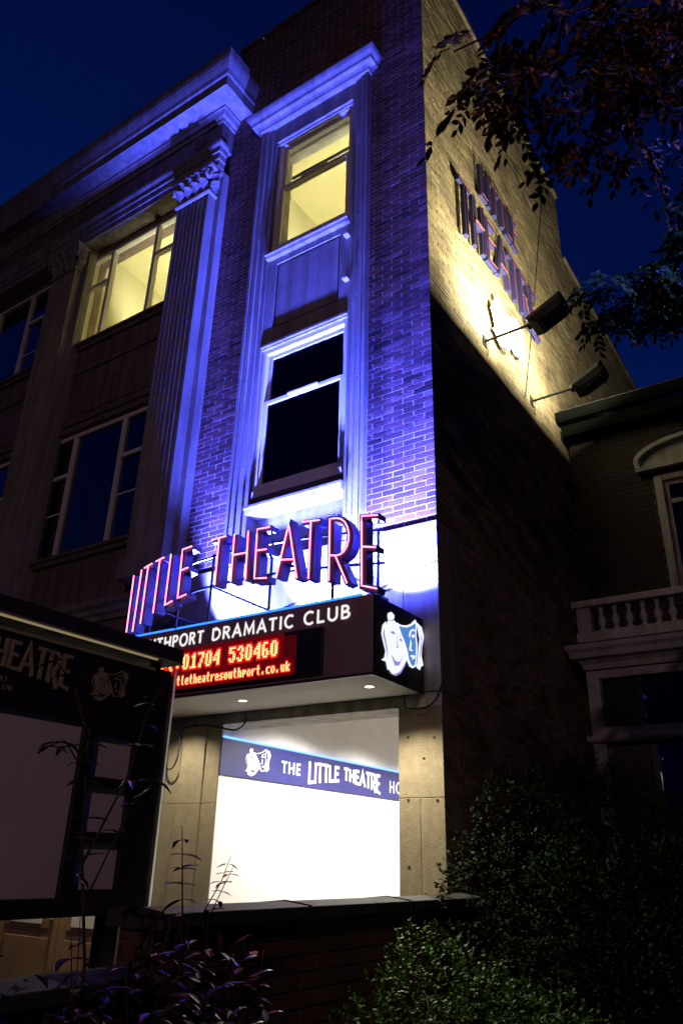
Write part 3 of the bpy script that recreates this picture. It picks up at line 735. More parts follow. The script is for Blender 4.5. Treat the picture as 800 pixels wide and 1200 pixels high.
def masks(parent, fn, mw, mb_, ml, d):
    """white shapes, then blue and lavender inlays, each a step proud; fn(u,v,depth) with negative depth outward"""
    a = MB()
    for k in ('lr', 'rr', 'knob'): a.poly(MASK[k], fn, d, 0)
    for k in ('rm',): a.poly(MASK[k], fn, d*1.25, 0)
    a.poly(MASK['lm'], fn, d*1.6, 0)
    a.build('white_masks', mw, parent)
    b = MB(); b.poly(MASK['rmi'], fn, d*1.45, d*1.2)
    b.build('blue_mask', mb_, parent)
    c = MB()
    for k in ('brow', 'eye', 'nose', 'mouth'): c.poly(MASK[k], fn, d*1.7, d*1.4)
    c.build('mask_features', mw, parent)
    for k in ('shade', 'leye', 'leye2', 'lsmile', 'lnose', 'rib', 'rib2'):
        e = MB(); e.poly(MASK[k], fn, d*(1.3 if 'rib' in k else 1.9), d*(.9 if 'rib' in k else 1.55)); e.build('mask_shading', ml, parent)
EM = bpy.data.objects.new('masks_emblem', None); EM.location = (CX1, -.4, 3.1); link(EM, CA)
masks(EM, lambda u, v, d: (CX1+.0034-d, -.70+.67*u, 2.84+.52*v), 'mask_glow', 'mask_glow_blue', 'mask_glow_lavender', -.006)

# ================================================================== NEON LETTERS bowed over the canopy
NE = thing('neon_sign', (-1.5, -1.0, 3.42), 'bowed row of tall pink neon letters reading little theatre on the canopy', 'neon sign')
def ny(x): return -1.06+.30*((x+1.5)/1.42)**2
def nb(x): return 3.625-.19*((x+1.45)/1.33)**2
NT = 4.05
def P(x, v): return (x, nb(x)+(NT-nb(x))*v)
def arc(x0, x1, v0, v1, n=9):   # right-bulging bowl from (x0,v1) round to (x0,v0)
    out = [(x0, v1)]; cv = (v0+v1)/2; rx = (x1-x0); 
    for i in range(n+1):
        a = math.pi/2-math.pi*i/n
        out.append((x0+rx*(.35+.65*max(0, math.cos(a))) if 0 < i < n else x0+rx*.35, cv+(v1-v0)/2*math.sin(a)))
    return out+[(x0, v0)]
NEON = [
 ('L', [[(-2.925, 1), (-2.905, 0), (-2.80, 0.0)]]), ('I', [[(-2.735, 1), (-2.748, 0)]]),
 ('T', [[(-2.674, 1), (-2.515, 1)], [(-2.594, 1), (-2.594, 0)]]), ('T', [[(-2.444, 1), (-2.30, 1)], [(-2.37, 1), (-2.37, 0)]]),
 ('L', [[(-2.185, 1), (-2.185, 0), (-2.075, 0)]]), ('E', [[(-1.88, 1), (-2.01, 1), (-2.0, 0), (-1.885, 0)], [(-2.005, .56), (-1.90, .56)]]),
 ('T', [[(-1.628, 1), (-1.461, 1)], [(-1.54, 1), (-1.54, 0)]]), ('H', [[(-1.37, 1), (-1.365, 0)], [(-1.225, 1), (-1.215, 0)], [(-1.37, .55), (-1.22, .55)]]),
 ('E', [[(-1.014, 1), (-1.135, 1), (-1.128, 0), (-1.012, 0)], [(-1.132, .56), (-1.03, .56)]]), ('A', [[(-.925, 0), (-.84, 1), (-.745, 0)], [(-.893, .33), (-.782, .33)]]),
 ('T', [[(-.721, 1), (-.576, 1)], [(-.648, 1), (-.648, 0)]]), ('R', [[(-.485, 0), (-.492, 1)]+arc(-.49, -.338, .40, 1.0)[1:], [(-.44, .40), (-.345, 0)]]),
 ('E', [[(-.121, 1), (-.243, 1), (-.236, 0), (-.126, 0)], [(-.24, .55), (-.135, .55)]])]
def nfn(x, z, d): return (x, ny(x)+d, z)
for ch, strokes in NEON:
    L = MB(); T = MB(); FC = MB()
    for k, st in enumerate(strokes):
        pts = [P(x, v) for x, v in st]
        e = k*.002
        L.ribbon(pts, .050, nfn, 0-e*.4, .105+e)
        # raised rims either side of the tube
        FC.ribbon(pts, .032, nfn, -.003-e, -.0005+e)
        dense = []
        for p, q in zip(pts[:-1], pts[1:]):
            m = max(2, int(((q[0]-p[0])**2+(q[1]-p[1])**2)**.5/.05))
            dense += [(p[0]+(q[0]-p[0])*i/m, p[1]+(q[1]-p[1])*i/m) for i in range(m)]
        dense.append(pts[-1])
        T.tube([nfn(x, z, -.020) for x, z in dense], .0062, 6)
    lo = L.build('letter', 'channel', NE, bevel=0)
    FC.build('letter_face', 'letter_face', lo)
    T.build('neon_tube', 'neon_pink', lo, smooth=True)
rl = MB()
for z in (3.70, 3.98):
    rl.tube([(x/20, ny(x/20)+.15, z) for x in range(-58, -2)], .012, 6)
for x in (-2.7, -2.2, -1.75, -1.1, -.55, -.2): rl.tube([(x, ny(x)+.15, 3.4), (x, ny(x)+.15, 4.0)], .012, 6)
for x in (-2.7, -1.75, -.55): rl.tube([(x, ny(x)+.15, 3.70), (x, -.03, 3.70)], .010, 6)
rl.build('support_rail', 'black_metal', NE)
# blue floodlights standing on the canopy
BLUE = (.066, .086, 1.0); FLY = -.325
for k, (x, aim, e, sz, lab) in enumerate(((-.42, (1.6, -.20, 9), 6500, 124, 'small floodlight on the canopy behind the last letter, lighting the wall blue'),
                                        (-1.45, (2.0, -.20, 9), 6000, 130, 'small floodlight in the middle of the canopy top, aimed up the wall'),
                                        (-2.50, (1.3, -.22, 9), 6200, 118, 'small floodlight on the canopy behind the first word, aimed up the wall'))):
    f = thing('floodlight', (x, FLY, CZ1), lab, 'floodlight', 'blue floodlights on the canopy')
    b = MB(); b.obox((x, FLY, 3.475), (.075, 0, 0), (0, .05, 0), (0, 0, .035)); b.build('housing', 'black_metal', f, bevel=.008)
    b = MB(); b.box(x-.09, x-.08, FLY-.01, FLY+.01, 3.401, 3.49); b.box(x+.08, x+.09, FLY-.01, FLY+.01, 3.401, 3.49); b.box(x-.0795, x+.0795, FLY-.01, FLY+.01, 3.401, 3.412); b.build('bracket', 'black_metal', f)
    b = MB(); b.box(x-.065, x+.065, FLY-.04, FLY+.04, 3.511, 3.514); b.build('lens', 'blue_lens', f)
    b = MB(); b.box(x-.09, x+.09, FLY-.062, FLY-.058, 3.43, 3.548); b.box(x+.0905, x+.094, FLY-.062, FLY+.05, 3.43, 3.535); b.build('visor', 'black_metal', f)  # shields added to keep blue spill off the letters and tree
    light('blue_lamp', 'SPOT', (x, FLY, 3.53), e, BLUE, f, aim=aim, spot_size=R(sz), spot_blend=.45, shadow_soft_size=.04)

# ================================================================== BANNER on the passage wall
BA = thing('wall_banner', (-2.32, 1.6, 2.24), 'long blue banner with white masks and lettering on the white porch wall', 'banner')
BX = -2.268
bn = MB(); bn.box(-2.284, BX, -.02, 5.6, 2.245, 2.57); bn.build('banner_board', 'banner_blue', BA)
bs = MB(); bs.tube([(-2.272, .0, 2.58), (-2.272, 5.6, 2.58)], .011, 8); bs.build('light_tube', 'banner_strip', BA)
def bfn(y0, y1, z0, z1): return lambda u, v, d: (BX-d, y0+(y1-y0)*u, z0+(z1-z0)*v)
lettering('lettering', 'THE', 'letter_white', BA, bfn(.885, 1.205, 2.345, 2.46), .01)
lettering('lettering', 'HOME', 'letter_white', BA, bfn(3.045, 3.62, 2.318, 2.46), .01)
masks(BA, bfn(.32, .70, 2.265, 2.545), 'mask_white', 'banner_blue', 'banner_blue', -.003)
# block letter logo: straight top, arched bottom
LOGO = {'L': [[(0.12, 1), (0.12, .06), (1, .06)]], 'I': [[(.5, 1), (.5, 0)]], 'T': [[(0, .95), (1, .95)], [(.5, .9), (.5, 0)]], 'E': [[(1, .94), (.15, .94), (.15, .06), (1, .06)], [(.15, .52), (.85, .52)]],
 'H': [[(.14, 1), (.14, 0)], [(.86, 1), (.86, 0)], [(.14, .5), (.86, .5)]], 'A': [[(.02, 0), (.5, 1), (.98, 0)], [(.2, .32), (.8, .32)]], 'R': [[(.14, 0), (.14, .94), (.65, .94), (.86, .85), (.88, .65), (.7, .48), (.2, .45)], [(.45, .45), (.95, -.08)]]}
WID = {'I': .34, 'L': .8, 'E': .85, 'T': .9, 'H': 1.0, 'A': 1.1, 'R': 1.0}
def logo(word, fn, width, w, d0, d1, bottom):
    """word laid out over u 0..1; v bottom(u)..1 ; returns list of MBs, one per letter"""
    tot = sum(WID[c] for c in word)+.16*(len(word)-1); u = 0; out = []
    for c in word:
        mb = MB()
        for k, st in enumerate(LOGO[c]):
            pts = []
            for a, v in st:
                uu = (u+a*WID[c])/tot; b = bottom(uu); pts.append((uu*width, b+(1-b)*v))
            mb.ribbon(pts, w, fn, d0-k*.0004*(1 if d0 < 0 else -1), d1)
        out.append((c, mb)); u += WID[c]+.16
    return out
def flat(y0, z0, h): return lambda u, v, d: (BX-d, y0+u, z0+h*v)
LG = MB()
H = .235
fn = lambda u, v, d: (BX-d, 1.36+u, 2.277+v)
def lgfn(y0, z0): return lambda u, v, d: (BX-d, y0+u, z0+v)
def logo2(word, y0, y1, z0, z1, fnx, w, d0, d1, bot):
    """scaled logo letters as one mesh; bot(s) is the lift of the bottom at s = 0..1 of this word"""
    tot = sum(WID[c] for c in word)+.16*(len(word)-1); u = 0; mbs = []
    for c in word:
        mb = MB()
        for k, st in enumerate(LOGO[c]):
            pts = []
            for a, v in st:
                s_ = (u+a*WID[c])/tot; b = z0+bot(s_); pts.append((y0+(y1-y0)*s_, b+(z1-b)*v))
            mb.ribbon(pts, w, fnx, d0*(1+.12*k), d1)
        mbs.append((c, mb)); u += WID[c]+.16
    return mbs
for word, y0, y1, bot in (('LITTLE', 1.36, 1.935, lambda s: .075*s), ('THEATRE', 2.03, 2.82, lambda s: .10*(1-s)**.6)):
    for c, mb in logo2(word, y0, y1, 2.277, 2.505, lambda u, v, d: (BX-d, u, v), .032, -.003, 0, bot): mb.build('letter', 'letter_white', BA)

# ================================================================== SIGN AND LAMPS ON THE SIDE WALL
WS = thing('wall_sign', (.05, 1.9, 8.2), 'large blue channel letters reading little theatre high on the side wall', 'wall sign')
for word, y0, y1, z0, z1, bot in (('LITTLE', 1.40, 2.63, 9.38, 9.93, lambda s: 0), ('THEATRE', .70, 3.24, 8.20, 9.09, lambda s: .16*math.sin(math.pi*min(1, s*1.0)))):
    for c, mb in logo2(word, y0, y1, z0, z1, lambda u, v, d: (.03-d, u, v), .075, -.05, -.005, bot):
        lo = mb.build('letter', 'wall_letter', WS)
        t = MB()
        word_tot = 0
    # unlit tubes on the faces
    for c, mb in logo2(word, y0, y1, z0, z1, lambda u, v, d: (.03-d, u, v), .010, -.068, -.060, bot): mb.build('unlit_tube', 'dead_tube', WS)
for y, z in ((.9, 8.7), (1.9, 8.7), (2.9, 8.7), (1.6, 9.6), (2.4, 9.6)):
    quick('standoff', 'black_metal', WS, (0.0, .036, y, y+.02, z, z+.02))
WM = thing('masks_plaque', (.02, 2.0, 7.2), 'white cut-out plaque of two theatre masks on the side wall', 'plaque')
masks(WM, lambda u, v, d: (.05-d, 1.50+1.05*u, 7.22+.82*v), 'mask_white', 'mask_white', 'mask_lavender', -.02)
FLW = (1.0, .97, .62)
for y, e, lab in ((1.36, 220, 'black floodlight on a wall arm, the nearer of two beside the masks plaque'), (2.85, 120, 'black floodlight on a wall arm, farther back above the house gutter')):
    f = thing('wall_floodlight', (0, y, 7.07), lab, 'floodlight', 'floodlights on arms of the side wall')
    b = MB(); b.tube([(.0, y, 7.07), (.57, y, 7.085)], .016, 8); b.box(0, .012, y-.05, y+.05, 7.0, 7.14); b.build('arm', 'black_metal', f)
    ax = Vector((.41, 0, .20)).normalized(); nrm = Vector((-ax.z, 0, ax.x)); yy = Vector((0, 1, 0))
    c = Vector((.76, y, 7.165))
    h = MB()
    # tapered head: wide glass side up, narrower back
    def ring(k, hx, hy): return [c+nrm*k+ax*(sx*hx)+yy*(sy*hy) for sx, sy in ((-1, -1), (1, -1), (1, 1), (-1, 1))]
    rings = [ring(.0, .225, .165), ring(-.05, .225, .165), ring(-.12, .15, .12), ring(-.15, .10, .08)]
    vs = [p for q in rings for p in q]; fs = [(i*4+j, i*4+(j+1) % 4, (i+1)*4+(j+1) % 4, (i+1)*4+j) for i in range(3) for j in range(4)]+[(12, 13, 14, 15)]
    h.add(vs, fs); h.build('head', 'black_metal', f)
    for k in range(5):
        fi = MB(); fi.obox(c+nrm*-.135+ax*(-.12+.06*k), ax*.004, yy*.10, nrm*.022); fi.build('cooling_fin', 'black_metal', f)
    kn = MB(); kn.obox(Vector((.555, y, 7.085)), (.035, 0, 0), (0, .05, 0), (0, 0, .03)); kn.build('swivel', 'black_metal', f, bevel=.006)
    gl = MB(); gl.obox(c+nrm*-.012, ax*.20, yy*.14, nrm*.002); gl.build('lens', 'flood_lens', f)
    li = light('flood_lamp', 'AREA', c+nrm*.004, e, FLW, f, aim=c+nrm, shape='RECTANGLE', size=.26, size_y=.36)
    cb = MB(); cb.tube([(.01, y+.06, 6.9), (.02, y+.05, 7.02), (.05, y+.03, 7.1), (.12, y+.012, 7.09)], .005, 6); cb.build('cable', 'black_metal', f)
cw = MB(); cw.tube([(.012, 2.6, 7.0), (.012, 3.2, 8.6), (.012, 4.5, 12.4), (.012, 4.6, 12.9)], .007, 5)
tag(cw.build('wall_cable', 'black_metal'), 'thin dark cable running up the side wall above the farther floodlight', 'cable')

# ================================================================== CABLES on the porch
def cable(pts, r, lab):
    v = [Vector(p) for p in pts]; out = []
    for i in range(len(v)-1):
        p0, p1, p2, p3 = v[max(i-1, 0)], v[i], v[i+1], v[min(i+2, len(v)-1)]
        for t in range(6):
            t /= 6; out.append(.5*((2*p1)+(p2-p0)*t+(2*p0-5*p1+4*p2-p3)*t*t+(3*p1-p0-3*p2+p3)*t**3))
    out.append(v[-1]); mb = MB(); mb.tube(out, r, 6)
    return tag(mb.build('cable', 'black_metal', smooth=True), lab, 'cable', 'loose cables at the porch')
cable([(-2.95, -.06, 2.62), (-2.9, -.10, 2.36), (-2.82, -.10, 2.30), (-2.76, -.09, 2.40), (-2.76, -.06, 2.66), (-2.55, -.05, 2.70), (-2.3, -.06, 2.66), (-2.1, -.06, 2.62), (-2.0, -.05, 2.66), (-1.99, -.03, 2.74)], .008, 'black cable looping down the left pier under the canopy')
cable([(-1.0, -.034, 3.62), (-.7, -.032, 3.70), (-.35, -.032, 3.80), (-.05, -.032, 3.88), (.012, -.02, 3.90)], .005, 'thin dark wire slanting up across the white stone band behind the letters')
cable([(-.40, -.08, 2.69), (-.25, -.10, 2.66), (-.12, -.08, 2.66), (-.04, -.05, 2.72), (.01, -.03, 2.84)], .008, 'black cable running from the canopy corner round the right pier')

# ================================================================== NOTICE BOARD
NB = thing('notice_board', (-.35, -3.7, 0), 'dark roofed notice board with pale posters and small gold lettering', 'notice board')
bx = -.30
Y0, Y1 = -4.80, -2.60
quick('back_panel', 'board_frame', NB, (bx-.10, bx-.03, Y0, Y1, 1.30, 2.46))
quick('fascia', 'black_fascia', NB, (bx-.0295, bx, Y0, Y1, 2.118, 2.43))
quick('frame', 'board_frame', NB, (bx-.0295, bx+.004, Y0, Y1, 1.30, 1.372), (bx-.0295, bx+.003, -3.126, -3.063, 1.3725, 2.1175), (bx-.0295, bx+.003, -2.814, Y1, 1.3725, 2.1175), (bx-.0295, bx+.003, Y0, -4.55, 1.3725, 2.1175), (bx-.0295, bx+.003, -3.0625, -2.8145, 1.842, 1.881), (bx-.0295, bx+.003, -3.0625, -2.8145, 1.602, 1.643), (bx-.0295, bx+.003, -3.0625, -2.8145, 2.072, 2.1175), (bx-.0295, bx+.003, -3.0625, -2.8145, 1.3725, 1.405))
quick('poster', 'poster', NB, (bx-.0294, bx-.024, -4.545, -3.128, 1.374, 2.116))
for z0, z1 in ((1.882, 2.071), (1.644, 1.841), (1.406, 1.601)): quick('poster', 'poster', NB, (bx-.0294, bx-.024, -3.061, -2.816, z0, z1))
quick('bright_edge_fin', 'fin_translucent', NB, (bx+.0045, bx+.016, Y1-.004, Y1-.001, 1.31, 2.46))  # translucent fin added to catch porch light as the board's bright edge
quick('post', 'board_frame', NB, (bx-.18, bx-.101, -2.76, -2.68, 0, 2.45)); quick('post', 'board_frame', NB, (bx-.18, bx-.101, -4.7, -4.62, 0, 2.45))
rf = MB(); rf.poly([(bx-.42, 2.495), (bx+.03, 2.495), (bx+.03, 2.575), (bx-.14, 2.62), (bx-.42, 2.575)], lambda u, v, d: (u, d, v), Y0-.06, Y1+.02); rf.build('roof', 'roof_felt', NB)
quick('roof_edge', 'brass', NB, (bx+.0305, bx+.036, Y0-.06, Y1+.02, 2.492, 2.501))
quick('roof_strut', 'board_frame', NB, (bx-.09, bx-.05, -2.70, -2.66, 2.461, 2.50), (bx-.09, bx-.05, -3.7, -3.66, 2.461, 2.50), (bx-.09, bx-.05, -4.7, -4.66, 2.461, 2.50))
quick('light_trough', 'brass', NB, (bx-.02, bx+.012, Y0+.05, -2.75, 2.431, 2.446))
quick('strip_light', 'board_strip', NB, (bx+.006, bx+.024, Y0+.05, -2.75, 2.487, 2.4945))
for word, y0, y1, bot in (('LITTLE', -4.28, -3.80, lambda s: .05*s), ('THEATRE', -3.73, -3.262, lambda s: .055*(1-s)**.7)):
    for c, mb in logo2(word, y0, y1, 2.232, 2.40, lambda u, v, d: (bx-d, u, v), .017, -.008, 0, bot): mb.build('letter', 'brass', NB)
nbf = lambda y0, y1, z0, z1: (lambda u, v, d: (bx-d, y0+(y1-y0)*u, z0+(z1-z0)*v))
lettering('lettering', 'SOUTHPORT', 'brass', NB, nbf(-3.78, -3.572, 2.217, 2.240), .01, -.002)
lettering('lettering', 'DRAMATIC CLUB', 'brass', NB, nbf(-3.85, -3.545, 2.182, 2.206), .01, -.002)
NM = bpy.data.objects.new('masks_emblem', None); NM.location = (bx, -3.0, 2.3); link(NM, NB)
masks(NM, nbf(-3.135, -2.915, 2.218, 2.395), 'brass', 'black_fascia', 'black_fascia', -.003)

# ================================================================== GARDEN WALL
GW = thing('garden_wall', (.1, -2.5, 0), 'low red brick garden wall with stone coping running up to the theatre corner', 'wall')
quick('wall_core', 'garden_mortar', GW, (.0, .193, -3.03, -.016, 0, 1.285), (.0, .193, -5.6, -3.034, 0, 1.075))
gb = MB(); n = 0
for (u0, u1, zt) in ((-3.03, -.016, 1.283), (-5.6, -3.034, 1.073)):
    for a, b, z0, z1 in brick_rects(u0, u1, .01, zt, .0745, .225):
        if z0 > .62: brick_piece(GW, 'garden_brick', CACHE, (b-a, z1-z0), (.20+random.uniform(-.002, .003), (a+b)/2, (z0+z1)/2), 'x')
        else: brick_bulk(gb, [(a, b, z0, z1)], 'x', .20)
for k in range(3):
    for a, b in ((.002, .088), (.098, .19)): brick_piece(GW, 'garden_brick', CACHE, (b-a, .0645), ((a+b)/2, -3.033, 1.085+.0745*k+.032), 'y')
gb.build('brickwork', 'garden_brick', GW, kind='stuff')
for y0, y1, z in ((-3.05, -2.05, 1.286), (-2.046, -1.03, 1.286), (-1.026, -.014, 1.286), (-5.6, -4.6, 1.076), (-4.596, -3.052, 1.076)):
    c = MB(); c.poly([(-.06, z), (.26, z), (.26, z+.055), (.10, z+.072), (-.06, z+.055)], lambda u, v, d: (u, d, v), y0, y1); c.build('coping_stone', 'coping', GW, bevel=.006)

# ================================================================== NEIGHBOURING HOUSE
HO = thing('brick_house', (2.5, 4.2, 0), 'dark brick house with white balustraded bay beside the theatre', 'house')
HY = 4.2
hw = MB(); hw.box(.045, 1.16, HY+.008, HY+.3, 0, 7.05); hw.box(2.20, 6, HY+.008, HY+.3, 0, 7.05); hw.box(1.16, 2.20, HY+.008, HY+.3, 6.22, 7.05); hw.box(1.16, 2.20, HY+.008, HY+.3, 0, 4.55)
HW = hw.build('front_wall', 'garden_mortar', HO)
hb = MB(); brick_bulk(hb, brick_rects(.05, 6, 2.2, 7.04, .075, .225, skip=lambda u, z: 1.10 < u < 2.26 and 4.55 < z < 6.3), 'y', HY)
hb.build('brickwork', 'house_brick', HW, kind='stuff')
ev = MB(); ev.box(.045, 6, HY-.28, HY+.006, 7.05, 7.09); ev.moulding([(0, 7.092), (.0, 7.092), (.03, 7.092), (.03, 7.22), (0, 7.22)], [(.045, HY-.25), (6, HY-.25)])
ev.build('soffit_board', 'gutter', HO)
gt = MB(); gt.poly([(HY-.40, 7.40), (HY-.405, 7.30), (HY-.37, 7.25), (HY-.29, 7.25), (HY-.281, 7.30), (HY-.281, 7.40)], lambda u, v, d: (d, u, v), .02, 6.0)
gt.build('gutter', 'gutter', HO, bevel=.01)
rf = MB(); rf.poly([(HY-.36, 7.402), (HY-.36, 7.43), (HY+4.2, 9.9), (HY+4.2, 9.87)], lambda u, v, d: (d, u, v), .045, 6.0); rf.build('roof', 'roof_felt', HO)
# upper window with segmental pediment
pd = MB(); cx, hwid = 1.68, .75
top = [(cx+hwid*math.cos(math.pi*(1-i/16)), 6.36+.10+.27*math.sin(math.pi*i/16)) for i in range(17)]
pd.poly([(cx-hwid, 6.33), (cx+hwid, 6.33)]+top[::-1], lambda u, v, d: (u, d, v), HY-.06, HY-.001)
rim = MB(); rim.ribbon([(cx-hwid+.02, 6.36)]+[(x, z) for x, z in top]+[(cx+hwid-.02, 6.36)], .06, lambda u, v, d: (u, d, v), HY-.15, HY-.0605)
rim.box(cx-hwid-.02, cx+hwid+.02, HY-.14, HY-.0602, 6.325, 6.375)
PD = pd.build('pediment', 'house_white', HO); rim.build('pediment_rim', 'house_white', PD)
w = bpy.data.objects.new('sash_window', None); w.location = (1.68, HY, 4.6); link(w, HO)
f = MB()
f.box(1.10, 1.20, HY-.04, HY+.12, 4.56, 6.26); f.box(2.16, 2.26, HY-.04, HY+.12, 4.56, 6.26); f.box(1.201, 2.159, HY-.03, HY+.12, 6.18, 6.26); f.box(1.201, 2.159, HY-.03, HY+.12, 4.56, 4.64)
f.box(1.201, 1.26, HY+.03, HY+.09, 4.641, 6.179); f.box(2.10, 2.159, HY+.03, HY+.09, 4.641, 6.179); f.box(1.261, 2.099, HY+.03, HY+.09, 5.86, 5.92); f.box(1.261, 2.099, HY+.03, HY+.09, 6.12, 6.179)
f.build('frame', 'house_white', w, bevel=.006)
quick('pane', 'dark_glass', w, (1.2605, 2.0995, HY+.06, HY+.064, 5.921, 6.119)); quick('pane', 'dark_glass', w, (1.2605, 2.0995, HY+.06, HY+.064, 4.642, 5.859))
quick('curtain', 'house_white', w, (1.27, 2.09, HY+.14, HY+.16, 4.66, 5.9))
quick('room_back', 'dark_room', HO, (1.17, 2.19, HY+.25, HY+.28, 4.56, 6.21))
# bay with cornice and balustrade
BYF = 3.30
by = bpy.data.objects.new('bay_window', None); by.location = (1.6, BYF, 0); link(by, HO)
bw = MB()
bw.box(.19, .33, BYF, BYF+.14, .8, 3.60); bw.box(1.70, 1.84, BYF, BYF+.14, .8, 3.60); bw.box(3.1, 3.24, BYF, BYF+.14, .8, 3.60)
bw.box(.19, .33, BYF+.141, HY-.002, 0, 3.60); bw.box(3.1, 3.24, BYF+.141, HY-.002, 0, 3.60)
bw.box(.331, 1.699, BYF, BYF+.14, 3.50, 3.60); bw.box(1.841, 3.099, BYF, BYF+.14, 3.50, 3.60)
bw.box(.19, 3.24, BYF, BYF+.14, 0, .799)
bw.build('bay_frame', 'house_white', by, bevel=.006)
quick('transom', 'house_white', by, (1.841, 3.099, BYF-.02, BYF+.12, 2.87, 2.96), bevel=.004)
tr = MB(); tr.box(.331, 1.699, BYF-.02, BYF+.12, 2.87, 2.96)
tr.moulding([(0, 2.80), (.03, 2.80), (.05, 2.83), (.05, 2.868), (0, 2.868)], [(.185, BYF+.1), (.185, BYF-.001), (1.699, BYF-.001)])
tr.build('transom', 'house_white', by, bevel=.004)
for a, b in ((.332, 1.698), (1.842, 3.098)):
    quick('pane', 'dark_glass', by, (a, b, BYF+.06, BYF+.064, 2.961, 3.499)); p_ = MB(); p_.obox(((a+b)/2, BYF+.07, 1.835), ((b-a)/2, -(b-a)/2*math.sin(R(.7)), 0), (0, .002, 0), (0, 1.034*math.sin(R(2.1)), 1.034*math.cos(R(2.1)))); p_.build('pane', 'bay_glass', by)
cu = MB()
for k in range(46):
    x = .36+k*.029; y = BYF+.16+.018*math.sin(k*1.9); cu.box(x, x+.0285, y, y+.02, .8, 3.5)
cu.build('curtain', 'curtain', by)
quick('room_back', 'dark_room', by, (.34, 3.09, BYF+.30, BYF+.33, .8, 3.5))
cn = MB(); pth = [(.16, HY-.01), (.16, BYF-.02), (3.27, BYF-.02), (3.27, HY-.01)]
cn.moulding([(0, 3.602), (.02, 3.602), (.03, 3.66), (.07, 3.70), (.13, 3.72), (.14, 3.78), (.17, 3.82), (.175, 3.87), (0, 3.90)], [(.20, HY-.01), (.20, BYF-.02), (3.23, BYF-.02), (3.23, HY-.01)])
cn.box(.20, 3.23, BYF-.02, HY-.01, 3.603, 3.895)
cn.build('cornice', 'house_white', by)
BB = bpy.data.objects.new('balustrade', None); BB.location = (1.6, BYF-.1, 3.9); link(BB, HO)
yb0 = BYF-.13
quick('plinth_rail', 'house_white', BB, (.17, 3.26, yb0, yb0+.15, 3.902, 4.02), bevel=.006)
quick('top_rail', 'house_white', BB, (.15, 3.28, yb0-.03, yb0+.18, 4.31, 4.39), bevel=.012)
for x in (.19, 1.62, 3.08): quick('pedestal', 'house_white', BB, (x, x+.16, yb0+.005, yb0+.145, 4.0205, 4.3095), bevel=.004)
prof = [(.038, 0), (.038, .03), (.026, .04), (.026, .055), (.045, .09), (.048, .12), (.035, .165), (.022, .20), (.02, .225), (.03, .235), (.03, .25), (.02, .255), (.038, .262), (.038, .289)]
me = None
for x in [.46+.155*k for k in range(7)]+[1.92+.155*k for k in range(7)]:
    if me is None:
        mb = MB(); N = 10
        vs = [(r_*math.cos(2*math.pi*k/N), r_*math.sin(2*math.pi*k/N), z) for r_, z in prof for k in range(N)]
        fs = [(i*N+k, i*N+(k+1) % N, (i+1)*N+(k+1) % N, (i+1)*N+k) for i in range(len(prof)-1) for k in range(N)]
        mb.add(vs, fs); me = mb.mesh('baluster', 'house_white', True)
    o = bpy.data.objects.new('baluster', me); o.location = (x, yb0+.075, 4.0202); link(o, BB)
vz = MB(); prof2 = [(.06, 4.02), (.10, 4.06), (.12, 4.12), (.10, 4.19), (.085, 4.22), (.11, 4.25)]
tag(None or quick('lead_flat', 'gutter', HO, (.22, 3.2, yb0+.16, HY-.01, 3.897, 3.91)), None, None)

# ================================================================== PLANTS
def leaflet(mb, base, d, nrm, L, w, tint, fold=.25):
    d = d.normalized(); s = d.cross(nrm).normalized(); n = s.cross(d)
    c = [base, base+d*L*.35+s*w*.5+n*w*fold*.4, base+d*L*.72+s*w*.36+n*w*fold*.3, base+d*L-n*L*.08, base+d*L*.72-s*w*.36+n*w*fold*.3, base+d*L*.35-s*w*.5+n*w*fold*.4, base+d*L*.4, base+d*L*.72]
    mb.add(c, [(0, 1, 6), (1, 2, 7, 6), (2, 3, 7), (3, 4, 7), (4, 5, 6, 7), (5, 0, 6)], tint)
def spray_mesh(seed, m, L=.30, n=8, ll=.075, lw=.034):
    """a twig end carrying three pinnate leaves"""
    r = random.Random(seed); mb = MB()
    for q, (yaw, drop, k0) in enumerate(((0, .10, 0), (.75, .16, .06), (-.8, .20, .02))):
        base = Vector((k0, 0, 0)); pts = []; LL = L*r.uniform(.8, 1.1)
        dirv = Vector((math.cos(yaw), math.sin(yaw), 0)); sd = Vector((-math.sin(yaw), math.cos(yaw), 0))
        for i in range(9):
            t = i/8; pts.append(base+dirv*LL*t+sd*.02*math.sin(t*2+seed+q)+Vector((0, 0, -drop*t*t)))
        mb.tube(pts, .0022, 4, .001)
        for k in range(n):
            t = .2+.75*k/(n-1); p = pts[int(t*8)]
            for s in (-1, 1):
                if r.random() < .12: continue
                d = dirv*(.55+r.uniform(-.2, .2))+sd*s*.9+Vector((0, 0, -.35+r.uniform(-.4, .3))); nn = Vector((r.uniform(-.6, .6), r.uniform(-.6, .6), 1))
                leaflet(mb, p, d, nn, ll*r.uniform(.7, 1.2), lw*r.uniform(.8, 1.2), r.uniform(0, .70) if r.random() < .90 else .80)
        leaflet(mb, pts[-1], dirv+Vector((0, 0, -.5)), Vector((0, 0, 1)), ll, lw, r.uniform(0, .7))
    return mb.mesh('leaf_spray', m)
